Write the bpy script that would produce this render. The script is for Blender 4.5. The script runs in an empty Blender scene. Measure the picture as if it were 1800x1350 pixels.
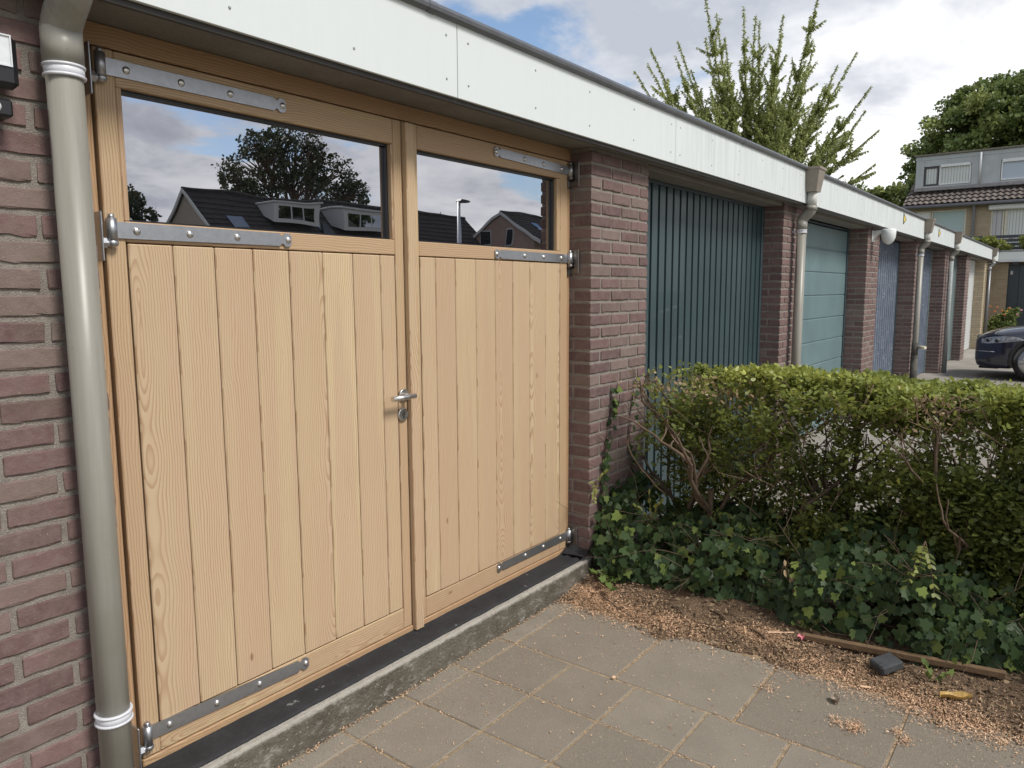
import bpy, bmesh, math, random
import numpy as np
from mathutils import Vector, Matrix, noise as mn

R = math.radians
random.seed(7)
rng = np.random.default_rng(11)
scene = bpy.context.scene
COL = scene.collection

# ------------------------------------------------------------------ camera
FPX, YAW, PITCH, ROLL = 1304.17, R(52.595), R(-7.2135), R(-0.283)
cam_d = bpy.data.cameras.new("camera")
cam_d.sensor_width = 36.0
cam_d.lens = FPX / 1800 * 36.0
cam_d.clip_start = 0.02
cam_d.clip_end = 2000
cam = bpy.data.objects.new("camera", cam_d)
COL.objects.link(cam)
fw = Vector((math.sin(YAW) * math.cos(PITCH), math.cos(YAW) * math.cos(PITCH), math.sin(PITCH)))
rt = Vector((math.cos(YAW), -math.sin(YAW), 0))
up = rt.cross(fw)
rt2 = rt * math.cos(ROLL) + up * math.sin(ROLL)
up2 = -rt * math.sin(ROLL) + up * math.cos(ROLL)
cam.matrix_world = Matrix(((rt2.x, up2.x, -fw.x, 0), (rt2.y, up2.y, -fw.y, -2.1), (rt2.z, up2.z, -fw.z, 0), (0, 0, 0, 1)))
scene.camera = cam

# ------------------------------------------------------------------ light
SUN_EL, SUN_AZ = R(50), R(180)      # azimuth clockwise from +y
EXPOSURE = 0.62
scene.view_settings.view_transform = 'Standard'
scene.view_settings.look = 'None'
scene.view_settings.gamma = 1
scene.view_settings.exposure = EXPOSURE
sd = bpy.data.lights.new("sun", 'SUN')
sd.energy = 2.4
sd.angle = R(16)
sd.color = (1, 0.96, 0.89)
sun = bpy.data.objects.new("sun", sd)
COL.objects.link(sun)
sdir = Vector((math.sin(SUN_AZ) * math.cos(SUN_EL), math.cos(SUN_AZ) * math.cos(SUN_EL), math.sin(SUN_EL)))
sun.rotation_euler = sdir.to_track_quat('Z', 'Y').to_euler()
sun.location = (0, -6, 12)

# ------------------------------------------------------------------ node helpers
def nd(nt, t, ins=None, **pr):
    n = nt.nodes.new(t)
    for k, v in pr.items():
        setattr(n, k, v)
    for k, v in (ins or {}).items():
        s = n.inputs[k]
        if isinstance(v, bpy.types.NodeSocket):
            nt.links.new(v, s)
        elif isinstance(v, bpy.types.Node):
            nt.links.new(v.outputs[0], s)
        else:
            if hasattr(s.default_value, '__len__') and not hasattr(v, '__len__'):
                v = (v,) * len(s.default_value)
            elif hasattr(s.default_value, '__len__') and len(s.default_value) == 4 and len(v) == 3:
                v = (*v, 1)
            s.default_value = v
    return n

def mth(nt, op, a, b=0.0, c=None, clamp=False):
    n = nt.nodes.new('ShaderNodeMath'); n.operation = op; n.use_clamp = clamp
    for i, v in enumerate((a, b, c)):
        if v is None: continue
        if isinstance(v, bpy.types.Node): v = v.outputs[0]
        if isinstance(v, bpy.types.NodeSocket): nt.links.new(v, n.inputs[i])
        else: n.inputs[i].default_value = v
    return n.outputs[0]

def mix(nt, f, a, b, mode='MIX'):
    n = nt.nodes.new('ShaderNodeMix'); n.data_type = 'RGBA'; n.blend_type = mode; n.clamp_factor = True
    for s, v in ((n.inputs[0], f), (n.inputs[6], a), (n.inputs[7], b)):
        if isinstance(v, bpy.types.Node): v = v.outputs[0]
        if isinstance(v, bpy.types.NodeSocket): nt.links.new(v, s)
        elif hasattr(v, '__len__'): s.default_value = (*v[:3], 1)
        else: s.default_value = v
    return n.outputs[2]

def ramp(nt, f, stops, interp='LINEAR'):
    n = nt.nodes.new('ShaderNodeValToRGB'); cr = n.color_ramp; cr.interpolation = interp
    while len(cr.elements) < len(stops): cr.elements.new(0.5)
    for e, (p, c) in zip(cr.elements, stops):
        e.position = p
        e.color = (*c, 1) if hasattr(c, '__len__') else (c, c, c, 1)
    nt.links.new(f if isinstance(f, bpy.types.NodeSocket) else f.outputs[0], n.inputs[0])
    return n.outputs[0]

def noise(nt, vec, scale, detail=4, rough=0.55, dist=0.0):
    return nd(nt, 'ShaderNodeTexNoise', {'Vector': vec, 'Scale': scale, 'Detail': detail, 'Roughness': rough, 'Distortion': dist}).outputs[0]

def mapping(nt, vec, scale=(1, 1, 1), loc=(0, 0, 0)):
    return nd(nt, 'ShaderNodeMapping', {'Vector': vec, 'Scale': scale, 'Location': loc}).outputs[0]

def newmat(name):
    m = bpy.data.materials.new(name); m.use_nodes = True
    nt = m.node_tree; b = nt.nodes['Principled BSDF']
    return m, nt, b

def setb(nt, b, **kw):
    names = dict(col='Base Color', rough='Roughness', metal='Metallic', spec='Specular IOR Level', normal='Normal',
                 emit='Emission Color', es='Emission Strength', trans='Transmission Weight', ior='IOR', coat='Coat Weight',
                 coatr='Coat Roughness', alpha='Alpha', sub='Subsurface Weight', tint='Specular Tint')
    for k, v in kw.items():
        s = b.inputs[names[k]]
        if isinstance(v, bpy.types.NodeSocket): nt.links.new(v, s)
        elif isinstance(v, bpy.types.Node): nt.links.new(v.outputs[0], s)
        elif hasattr(s.default_value, '__len__') and hasattr(v, '__len__'):
            s.default_value = (*v, 1) if len(v) == 3 and len(s.default_value) == 4 else v
        else: s.default_value = v

def bump(nt, h, dist=0.002, strength=1.0, normal=None):
    n = nt.nodes.new('ShaderNodeBump'); n.inputs['Distance'].default_value = dist; n.inputs['Strength'].default_value = strength
    nt.links.new(h, n.inputs['Height'])
    if normal is not None: nt.links.new(normal, n.inputs['Normal'])
    return n.outputs[0]

def objco(nt): return nd(nt, 'ShaderNodeTexCoord').outputs['Object']
def geopos(nt): return nd(nt, 'ShaderNodeNewGeometry').outputs['Position']
def attr(nt, name, out='Vector'): return nd(nt, 'ShaderNodeAttribute', attribute_name=name).outputs[out]

# ------------------------------------------------------------------ world: sky with broken cloud
world = bpy.data.worlds.new("World"); scene.world = world; world.use_nodes = True
wt = world.node_tree
bg = wt.nodes['Background']
sky = nd(wt, 'ShaderNodeTexSky'); sky.sky_type = 'NISHITA'; sky.sun_disc = False
sky.sun_elevation = SUN_EL; sky.sun_rotation = SUN_AZ; sky.air_density = 1.0; sky.dust_density = 0.6
gen = nd(wt, 'ShaderNodeTexCoord').outputs['Generated']
sp = nd(wt, 'ShaderNodeSeparateXYZ', {0: gen})
den = mth(wt, 'ADD', mth(wt, 'MAXIMUM', sp.outputs[2], 0.0), 0.22)
px_ = mth(wt, 'DIVIDE', sp.outputs[0], den); py_ = mth(wt, 'DIVIDE', sp.outputs[1], den)
pv = nd(wt, 'ShaderNodeCombineXYZ', {0: px_, 1: py_, 2: 0.0}).outputs[0]
pvo = mapping(wt, pv, (1, 1, 1), (3.1, 1.7, 0.4))
n1 = noise(wt, pvo, 1.15, 9, 0.56, 0.25)
n2 = noise(wt, mapping(wt, pv, (1, 1, 1), (7.3, 2.2, 3.0)), 0.9, 6, 0.55, 0.2)
n3 = noise(wt, mapping(wt, pv, (1, 1, 1), (1.3, 9.2, 5.0)), 2.6, 8, 0.6, 0.3)
cover = ramp(wt, n1, [(0.345, 0.0), (0.42, 1.0)], 'EASE')
shade = mth(wt, 'ADD', mth(wt, 'ADD', mth(wt, 'MULTIPLY', n2, 0.62), mth(wt, 'MULTIPLY', n3, 0.38)), mth(wt, 'MULTIPLY', mth(wt, 'SUBTRACT', 0.30, sp.outputs[2]), 0.22))
ccol = ramp(wt, shade, [(0.40, (4.3, 4.6, 5.2)), (0.47, (5.8, 6.0, 6.5)), (0.53, (8.0, 8.1, 8.3)), (0.60, (9.6, 9.6, 9.6))])
skyb = mix(wt, 1.0, sky, (1.25, 1.25, 1.25), 'MULTIPLY')
wcol = mix(wt, cover, skyb, ccol)
wt.links.new(wcol, bg.inputs[0])
bg.inputs[1].default_value = 0.084

# ------------------------------------------------------------------ mesh builder
class MB:
    def __init__(s): s.V = []; s.F = []; s.G = []; s.T = []; s.M = []; s.S = []
    def add(s, V, F, gr=None, tone=(0.5, 0.5, 0.5), mi=0, smooth=False):
        o = len(s.V); n = len(V)
        s.V += [tuple(v) for v in V]
        s.G += gr if gr is not None else [(0, 0, 0)] * n
        s.T += [tuple(tone)] * n
        s.F += [tuple(i + o for i in f) for f in F]
        s.M += [mi] * len(F); s.S += [smooth] * len(F)
        return s
    def box(s, x0, x1, y0, y1, z0, z1, b=0.0, mi=0, grain='z', tone=None, rnd=None):
        c = ((x0 + x1) / 2, (y0 + y1) / 2, (z0 + z1) / 2); h = ((x1 - x0) / 2, (y1 - y0) / 2, (z1 - z0) / 2)
        b = min(b, min(h) * 0.9)
        if tone is None: tone = (random.random(), random.random(), random.random())
        if rnd is None: rnd = random.random() * 50
        V = []; F = []; idx = {}
        if b <= 0:
            for k, (i, j, l) in enumerate([(a, bb, cc) for a in (-1, 1) for bb in (-1, 1) for cc in (-1, 1)]):
                V.append((c[0] + i * h[0], c[1] + j * h[1], c[2] + l * h[2]))
            F = [(0, 1, 3, 2), (4, 6, 7, 5), (0, 4, 5, 1), (2, 3, 7, 6), (0, 2, 6, 4), (1, 5, 7, 3)]
        else:
            for i in (-1, 1):
                for j in (-1, 1):
                    for l in (-1, 1):
                        for a in range(3):
                            p = [c[0] + i * h[0], c[1] + j * h[1], c[2] + l * h[2]]
                            for q in range(3):
                                if q != a: p[q] -= (i, j, l)[q] * b
                            idx[(i, j, l, a)] = len(V); V.append(tuple(p))
            def key(a, sa, b1, s1, c1, s2, ax):
                t = [0, 0, 0]; t[a] = sa; t[b1] = s1; t[c1] = s2
                return idx[(t[0], t[1], t[2], ax)]
            for a in range(3):
                b1, c1 = (a + 1) % 3, (a + 2) % 3
                for sa in (-1, 1):
                    f = [key(a, sa, b1, p, c1, q, a) for p, q in ((-1, -1), (1, -1), (1, 1), (-1, 1))]
                    F.append(tuple(f if sa > 0 else f[::-1]))
                for s1 in (-1, 1):
                    for s2 in (-1, 1):
                        f = [key(a, -1, b1, s1, c1, s2, b1), key(a, 1, b1, s1, c1, s2, b1), key(a, 1, b1, s1, c1, s2, c1), key(a, -1, b1, s1, c1, s2, c1)]
                        F.append(tuple(f if s1 * s2 < 0 else f[::-1]))
            for i in (-1, 1):
                for j in (-1, 1):
                    for l in (-1, 1):
                        f = [idx[(i, j, l, 0)], idx[(i, j, l, 1)], idx[(i, j, l, 2)]]
                        F.append(tuple(f if i * j * l > 0 else f[::-1]))
        if grain == 'z': gr = [((v[0] - c[0]) + (v[1] - c[1]), v[2], rnd) for v in V]
        elif grain == 'x': gr = [((v[2] - c[2]) + (v[1] - c[1]), v[0], rnd) for v in V]
        else: gr = [((v[0] - c[0]) + (v[2] - c[2]), v[1], rnd) for v in V]
        return s.add(V, F, gr, tone, mi)
    def tube(s, pts, rad, seg=12, cap=True, mi=0, tone=None, smooth=True):
        pts = [Vector(p) for p in pts]; n = len(pts)
        if not hasattr(rad, '__len__'): rad = [rad] * n
        if tone is None: tone = (random.random(), random.random(), random.random())
        t0 = (pts[1] - pts[0]).normalized()
        ref = Vector((0, 0, 1)) if abs(t0.z) < 0.9 else Vector((1, 0, 0))
        u = t0.cross(ref).normalized(); V = []; F = []; gr = []
        L = 0
        for i, p in enumerate(pts):
            if i == 0: t = t0
            elif i == n - 1: t = (pts[i] - pts[i - 1]).normalized()
            else: t = ((pts[i + 1] - p).normalized() + (p - pts[i - 1]).normalized()).normalized()
            u = (u - t * u.dot(t)).normalized(); w = t.cross(u)
            if i: L += (p - pts[i - 1]).length
            for k in range(seg):
                a = 2 * math.pi * k / seg
                V.append(p + (u * math.cos(a) + w * math.sin(a)) * rad[i]); gr.append((a * rad[i], L, tone[0] * 20))
        for i in range(n - 1):
            for k in range(seg):
                k2 = (k + 1) % seg
                F.append((i * seg + k, i * seg + k2, (i + 1) * seg + k2, (i + 1) * seg + k))
        s.add(V, F, gr, tone, mi, smooth)
        if cap:
            o = len(s.V) - len(V)
            s.F.append(tuple(o + k for k in range(seg))[::-1]); s.F.append(tuple(o + (n - 1) * seg + k for k in range(seg)))
            s.M += [mi, mi]; s.S += [False, False]
        return s
    def prism(s, poly, axis, a0, a1, mi=0, tone=None):
        """poly in the plane perpendicular to axis ('x': (y,z), 'y': (x,z), 'z': (x,y)), extruded a0..a1"""
        if tone is None: tone = (random.random(),) * 3
        def P(p, a): return {'x': (a, p[0], p[1]), 'y': (p[0], a, p[1]), 'z': (p[0], p[1], a)}[axis]
        n = len(poly); V = [P(p, a0) for p in poly] + [P(p, a1) for p in poly]
        F = [tuple(range(n)), tuple(range(2 * n - 1, n - 1, -1))] + [(i, n + i, n + (i + 1) % n, (i + 1) % n) for i in range(n)]
        gr = [(v[0] + v[1], v[2], tone[0] * 20) for v in V]
        return s.add(V, F, gr, tone, mi)
    def ell(s, c, r, nu=12, nv=8, mi=0, tone=None, half=False):
        if tone is None: tone = (random.random(),) * 3
        V = []; F = []
        for j in range(nv + 1):
            ph = -math.pi / 2 + math.pi * j / nv
            for i in range(nu):
                a = 2 * math.pi * i / nu
                V.append((c[0] + r[0] * math.cos(ph) * math.cos(a), c[1] + r[1] * math.cos(ph) * math.sin(a), c[2] + r[2] * math.sin(ph)))
        for j in range(nv):
            for i in range(nu):
                F.append((j * nu + i, j * nu + (i + 1) % nu, (j + 1) * nu + (i + 1) % nu, (j + 1) * nu + i))
        return s.add(V, F, None, tone, mi, True)
    def build(s, name, mats, parent=None, recalc=True):
        me = bpy.data.meshes.new(name)
        off = Vector((0, 0, 0))
        if parent is not None:
            p = parent
            while p is not None: off += p.location; p = p.parent
        me.from_pydata([(v[0] - off.x, v[1] - off.y, v[2] - off.z) for v in s.V], [], s.F)
        if not isinstance(mats, (list, tuple)): mats = [mats]
        for m in mats: me.materials.append(m)
        if max(s.M, default=0) > 0: me.polygons.foreach_set('material_index', s.M)
        me.polygons.foreach_set('use_smooth', s.S)
        a = me.attributes.new('gr', 'FLOAT_VECTOR', 'POINT'); a.data.foreach_set('vector', np.array(s.G, dtype=np.float32).ravel())
        a = me.attributes.new('tone', 'FLOAT_VECTOR', 'POINT'); a.data.foreach_set('vector', np.array(s.T, dtype=np.float32).ravel())
        if recalc:
            bm = bmesh.new(); bm.from_mesh(me); bmesh.ops.recalc_face_normals(bm, faces=bm.faces); bm.to_mesh(me); bm.free()
        me.update()
        o = bpy.data.objects.new(name, me); COL.objects.link(o)
        if parent is not None: o.parent = parent
        return o

def thing(name, label, cat, loc=(0, 0, 0), group=None):
    o = bpy.data.objects.new(name, None); COL.objects.link(o); o.location = loc; o.empty_display_size = 0.1
    return tag(o, label, cat, group)
def tag(o, label, cat, group=None, kind=None):
    if label: o['label'] = label
    if cat: o['category'] = cat
    if group: o['group'] = group
    if kind: o['kind'] = kind
    return o
def struct(o): o['kind'] = 'structure'; return o
def copy_tree(o, parent=None):
    c = o.copy(); COL.objects.link(c); c.parent = parent
    for ch in [x for x in bpy.data.objects if x.parent == o]: copy_tree(ch, c)
    return c

def cards(name, C, D, U, L, W, shape, mat, tone, parent=None, fold=0.0, droop=0.0):
    """many leaves as one mesh: C centres (base), D along, U side direction; shape = list of (t, half width)"""
    C = np.asarray(C, float); n = len(C)
    D = D / (np.linalg.norm(D, axis=1, keepdims=True) + 1e-9)
    U = U - (U * D).sum(1, keepdims=True) * D; U = U / (np.linalg.norm(U, axis=1, keepdims=True) + 1e-9)
    Nn = np.cross(D, U)
    k = len(shape)
    V = np.zeros((n, k, 3))
    L = np.asarray(L).reshape(-1, 1) * np.ones((n, 1)); W = np.asarray(W).reshape(-1, 1) * np.ones((n, 1))
    for i, (t, w) in enumerate(shape):
        V[:, i] = C + D * (L * t) + U * (W * w) + Nn * (fold * W * abs(w) - droop * L * t * t)
    me = bpy.data.meshes.new(name)
    me.vertices.add(n * k); 
    off = np.zeros(3)
    if parent is not None:
        p = parent
        while p is not None: off += np.array(p.location); p = p.parent
    me.vertices.foreach_set('co', (V.reshape(-1, 3) - off).ravel())
    me.loops.add(n * k); me.loops.foreach_set('vertex_index', np.arange(n * k))
    me.polygons.add(n); me.polygons.foreach_set('loop_start', np.arange(n) * k)
    me.update(calc_edges=True)
    a = me.attributes.new('tone', 'FLOAT_VECTOR', 'POINT')
    a.data.foreach_set('vector', np.repeat(np.asarray(tone, dtype=np.float32), k, axis=0).ravel())
    me.materials.append(mat); me.validate()
    o = bpy.data.objects.new(name, me); COL.objects.link(o)
    if parent is not None: o.parent = parent
    return o

LEAF = [(0, 0), (0.25, 0.36), (0.55, 0.5), (0.85, 0.25), (1, 0), (0.85, -0.25), (0.55, -0.5), (0.25, -0.36)]
NARROW = [(0, 0), (0.3, 0.5), (0.65, 0.4), (1, 0), (0.65, -0.4), (0.3, -0.5)]
IVY = [(0, 0.06), (-0.08, 0.3), (0.12, 0.5), (0.34, 0.34), (0.62, 0.42), (0.68, 0.18), (1, 0), (0.68, -0.18), (0.62, -0.42), (0.34, -0.34), (0.12, -0.5), (-0.08, -0.3), (0, -0.06)]
CLUMP = [(0, 0.1), (0.2, 0.5), (0.6, 0.42), (1, 0.12), (0.9, -0.3), (0.45, -0.5), (0.1, -0.3)]
def rdir(n):
    v = rng.normal(size=(n, 3)); return v / np.linalg.norm(v, axis=1, keepdims=True)

# ------------------------------------------------------------------ materials
def mat_wood(name="larch_wood", k=(1, 1, 1)):
    m, nt, b = newmat(name)
    g = attr(nt, 'gr'); t = attr(nt, 'tone')
    s = nd(nt, 'ShaderNodeSeparateXYZ', {0: g}); ts = nd(nt, 'ShaderNodeSeparateXYZ', {0: t})
    u, v, r = s.outputs[0], s.outputs[1], s.outputs[2]
    # slow wander of the pith depth along the board
    w1 = noise(nt, nd(nt, 'ShaderNodeCombineXYZ', {0: 0.0, 1: v, 2: r}).outputs[0], 1.6, 2, 0.5)
    w2 = noise(nt, nd(nt, 'ShaderNodeCombineXYZ', {0: mth(nt, 'MULTIPLY', u, 3.0), 1: mth(nt, 'MULTIPLY', v, 0.9), 2: r}).outputs[0], 3.0, 3, 0.6)
    w3 = noise(nt, nd(nt, 'ShaderNodeCombineXYZ', {0: mth(nt, 'MULTIPLY', u, 14.0), 1: mth(nt, 'MULTIPLY', v, 1.6), 2: r}).outputs[0], 4.0, 2, 0.5)
    u0 = mth(nt, 'MULTIPLY', mth(nt, 'SUBTRACT', ts.outputs[0], 0.5), 0.36)
    du = mth(nt, 'ADD', mth(nt, 'SUBTRACT', u, u0), mth(nt, 'MULTIPLY', mth(nt, 'SUBTRACT', w2, 0.5), 0.032))
    dep = mth(nt, 'MULTIPLY', mth(nt, 'SUBTRACT', w1, 0.42), 0.22)
    rr = mth(nt, 'SQRT', mth(nt, 'ADD', mth(nt, 'MULTIPLY', du, du), mth(nt, 'MULTIPLY', dep, dep)))
    rr = mth(nt, 'ADD', rr, mth(nt, 'MULTIPLY', w3, 0.0035))
    ph = mth(nt, 'FRACT', mth(nt, 'MULTIPLY', rr, 125.0))
    ring = ramp(nt, ph, [(0.0, 0.0), (0.5, 0.1), (0.8, 0.9), (0.94, 1.0), (1.0, 0.0)])
    fib = noise(nt, nd(nt, 'ShaderNodeCombineXYZ', {0: mth(nt, 'MULTIPLY', u, 420.0), 1: mth(nt, 'MULTIPLY', v, 7.0), 2: r}).outputs[0], 1.0, 3, 0.6)
    blo = noise(nt, nd(nt, 'ShaderNodeCombineXYZ', {0: mth(nt, 'MULTIPLY', u, 9.0), 1: mth(nt, 'MULTIPLY', v, 1.5), 2: r}).outputs[0], 1.3, 3, 0.5)
    rs = mth(nt, 'MULTIPLY', ring, mth(nt, 'MULTIPLY', mth(nt, 'ADD', blo, 0.25), 0.95))
    hs_ = noise(nt, nd(nt, 'ShaderNodeCombineXYZ', {0: mth(nt, 'MULTIPLY', u, 13.0), 1: mth(nt, 'MULTIPLY', v, 0.55), 2: mth(nt, 'ADD', r, 9.0)}).outputs[0], 1.0, 2, 0.5, 0.3)
    base = mix(nt, ts.outputs[1], (0.455, 0.335, 0.225), (0.62, 0.51, 0.315))
    base = mix(nt, mth(nt, 'MULTIPLY', ramp(nt, hs_, [(0.47, 0.0), (0.54, 1.0)]), 0.55), base, (0.475, 0.335, 0.242))
    base = mix(nt, mth(nt, 'MULTIPLY', ts.outputs[2], 0.6), base, (0.455, 0.315, 0.21))
    base = mix(nt, mth(nt, 'MULTIPLY', blo, 0.5), base, (0.57, 0.435, 0.275))
    col = mix(nt, mth(nt, 'MULTIPLY', rs, 1.0), base, (0.335, 0.205, 0.115))
    col = mix(nt, mth(nt, 'MULTIPLY', mth(nt, 'SUBTRACT', fib, 0.45, clamp=True), 0.55), col, (0.38, 0.22, 0.11))
    # knots
    kv = nd(nt, 'ShaderNodeCombineXYZ', {0: mth(nt, 'MULTIPLY', u, 5.0), 1: mth(nt, 'MULTIPLY', v, 2.1), 2: r}).outputs[0]
    vo = nd(nt, 'ShaderNodeTexVoronoi', {'Vector': kv, 'Scale': 1.6, 'Randomness': 1.0})
    kcol = nd(nt, 'ShaderNodeSeparateXYZ', {0: vo.outputs['Color']}).outputs[0]
    kn = mth(nt, 'MULTIPLY', ramp(nt, vo.outputs['Distance'], [(0.0, 1.0), (0.035, 0.8), (0.06, 0.0)]), mth(nt, 'GREATER_THAN', kcol, 0.45))
    col = mix(nt, mth(nt, 'MULTIPLY', kn, 0.75), col, (0.16, 0.075, 0.035))
    st = noise(nt, mapping(nt, geopos(nt), (1, 1, 1)), 2.2, 4, 0.6)
    col = mix(nt, mth(nt, 'MULTIPLY', ramp(nt, st, [(0.5, 0.0), (0.75, 1.0)]), 0.22), col, (0.42, 0.29, 0.19))
    zz = nd(nt, 'ShaderNodeSeparateXYZ', {0: geopos(nt)}).outputs[2]
    low = ramp(nt, mth(nt, 'ADD', zz, 2.0), [(0.60, 1.0), (0.82, 0.0)])
    col = mix(nt, mth(nt, 'MULTIPLY', low, mth(nt, 'MULTIPLY', ramp(nt, noise(nt, geopos(nt), 19, 5, 0.65), [(0.42, 0), (0.7, 1)]), 0.35)), col, (0.30, 0.215, 0.145))
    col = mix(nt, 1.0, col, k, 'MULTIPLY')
    h = mth(nt, 'ADD', mth(nt, 'MULTIPLY', ring, 0.6), mth(nt, 'MULTIPLY', fib, 0.6))
    setb(nt, b, col=col, rough=mth(nt, 'ADD', 0.48, mth(nt, 'MULTIPLY', fib, 0.2)), spec=0.35, normal=bump(nt, h, 0.0006, 0.6))
    return m
WOOD = mat_wood()
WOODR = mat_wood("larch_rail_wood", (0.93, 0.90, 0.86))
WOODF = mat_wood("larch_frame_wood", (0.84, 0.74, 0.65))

def mat_brick(name, c1, c2, c3, pale, dirt=0.4):
    m, nt, b = newmat(name)
    t = nd(nt, 'ShaderNodeSeparateXYZ', {0: attr(nt, 'tone')}); P = geopos(nt)
    col = mix(nt, t.outputs[0], c1, c2); col = mix(nt, ramp(nt, t.outputs[1], [(0.6, 0.0), (1.0, 0.8)]), col, c3)
    n1 = noise(nt, P, 38, 5, 0.65); n2 = noise(nt, P, 240, 3, 0.6); n3 = noise(nt, P, 9, 4, 0.6)
    col = mix(nt, mth(nt, 'MULTIPLY', ramp(nt, n1, [(0.35, 0), (0.7, 1)]), 0.45), col, pale)
    col = mix(nt, mth(nt, 'MULTIPLY', ramp(nt, n3, [(0.5, 0), (0.72, 1)]), dirt), col, (0.11, 0.09, 0.065))
    col = mix(nt, ramp(nt, n2, [(0.66, 0.0), (0.74, 0.7)]), col, (0.42, 0.38, 0.34))
    col = mix(nt, ramp(nt, n2, [(0.26, 0.6), (0.33, 0.0)]), col, (0.05, 0.035, 0.03))
    h = mth(nt, 'ADD', mth(nt, 'MULTIPLY', n1, 1.0), mth(nt, 'MULTIPLY', n2, 0.5))
    setb(nt, b, col=col, rough=0.88, spec=0.25, normal=bump(nt, h, 0.004, 0.8))
    return m
BRICK = mat_brick("red_brick", (0.112, 0.066, 0.066), (0.18, 0.11, 0.104), (0.20, 0.16, 0.135), (0.235, 0.18, 0.165))
YBRICK = mat_brick("yellow_brick", (0.36, 0.29, 0.18), (0.44, 0.36, 0.235), (0.30, 0.25, 0.17), (0.46, 0.39, 0.29), 0.25)

def mat_rough(name, c1, c2, s1=12, s2=160, bd=0.003, rough=0.9, spots=None, coord='geo', spec=0.25):
    m, nt, b = newmat(name)
    P = geopos(nt) if coord == 'geo' else objco(nt)
    n1 = noise(nt, P, s1, 5, 0.6); n2 = noise(nt, P, s2, 4, 0.65)
    col = mix(nt, ramp(nt, n1, [(0.3, 0), (0.7, 1)]), c1, c2)
    col = mix(nt, mth(nt, 'MULTIPLY', ramp(nt, n2, [(0.4, 0), (0.65, 1)]), 0.35), col, tuple(0.55 * c for c in c1))
    if spots: 
        n4 = noise(nt, P, spots[0], 3, 0.6)
        col = mix(nt, ramp(nt, n4, [(spots[1], 0.0), (spots[1] + 0.06, 0.85)]), col, spots[2])
    h = mth(nt, 'ADD', mth(nt, 'MULTIPLY', n1, 0.6), n2)
    setb(nt, b, col=col, rough=rough, spec=spec, normal=bump(nt, h, bd, 0.9))
    return m
MORTAR = mat_rough("mortar", (0.245, 0.215, 0.19), (0.36, 0.325, 0.285), 25, 260, 0.008, 0.95, (330, 0.60, (0.56, 0.53, 0.48)))
CONC = mat_rough("weathered_concrete", (0.17, 0.15, 0.12), (0.075, 0.066, 0.05), 11, 90, 0.010, 0.92, (75, 0.62, (0.30, 0.285, 0.25)))
SOFFIT = mat_rough("lintel_concrete", (0.19, 0.175, 0.155), (0.255, 0.24, 0.215), 6, 120, 0.002)
def conc_step():
    m = CONC; nt = m.node_tree; b = nt.nodes['Principled BSDF']; old = b.inputs['Base Color'].links[0].from_socket
    P = geopos(nt); z = nd(nt, 'ShaderNodeSeparateXYZ', {0: P}).outputs[2]
    n = noise(nt, P, 34, 5, 0.7); f = mth(nt, 'MULTIPLY', mth(nt, 'ADD', mth(nt, 'ADD', z, 1.420), mth(nt, 'MULTIPLY', mth(nt, 'SUBTRACT', n, 0.5), 0.035)), 70.0, clamp=True)
    n2 = noise(nt, mapping(nt, P, (1, 1, 2)), 16, 6, 0.7)
    c = mix(nt, ramp(nt, n2, [(0.54, 0), (0.68, 0.7)]), old, (0.33, 0.315, 0.28))
    setb(nt, b, col=mix(nt, mth(nt, 'MULTIPLY', f, 0.8), c, mix(nt, n, (0.52, 0.49, 0.44), (0.30, 0.28, 0.24))))
conc_step()
BITU = mat_rough("bitumen", (0.022, 0.022, 0.024), (0.036, 0.036, 0.040), 10, 90, 0.002, 0.75, (26, 0.68, (0.22, 0.215, 0.20)))
TILE = None
def mat_soil():
    m, nt, b = newmat("garden_soil"); P = geopos(nt)
    n1 = noise(nt, P, 14, 5, 0.6); n2 = noise(nt, P, 150, 4, 0.65); n3 = noise(nt, P, 5.5, 5, 0.62, 0.4); n4 = noise(nt, P, 420, 2, 0.5)
    col = mix(nt, ramp(nt, n1, [(0.3, 0), (0.7, 1)]), (0.10, 0.07, 0.047), (0.18, 0.12, 0.08))
    col = mix(nt, ramp(nt, n2, [(0.54, 0.0), (0.62, 0.7)]), col, (0.34, 0.225, 0.13))
    x = nd(nt, 'ShaderNodeSeparateXYZ', {0: P}).outputs[0]
    near = ramp(nt, x, [(0.0, 1.0), (1.0, 1.0)])
    msk = mth(nt, 'SUBTRACT', mth(nt, 'ADD', n3, mth(nt, 'MULTIPLY', mth(nt, 'SUBTRACT', 3.22, x), 0.55)), 0.50)
    msk = mth(nt, 'MULTIPLY', msk, 9.0, clamp=True)
    msk = mth(nt, 'MULTIPLY', msk, ramp(nt, n2, [(0.36, 0.25), (0.5, 1.0)]))
    col = mix(nt, mth(nt, 'MULTIPLY', msk, 0.92), col, mix(nt, n4, (0.70, 0.45, 0.30), (0.56, 0.35, 0.23)))
    setb(nt, b, col=col, rough=0.97, spec=0.15, normal=bump(nt, mth(nt, 'ADD', mth(nt, 'MULTIPLY', n1, 0.6), n2), 0.014, 0.9))
    return m
SOIL = mat_soil()
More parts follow.
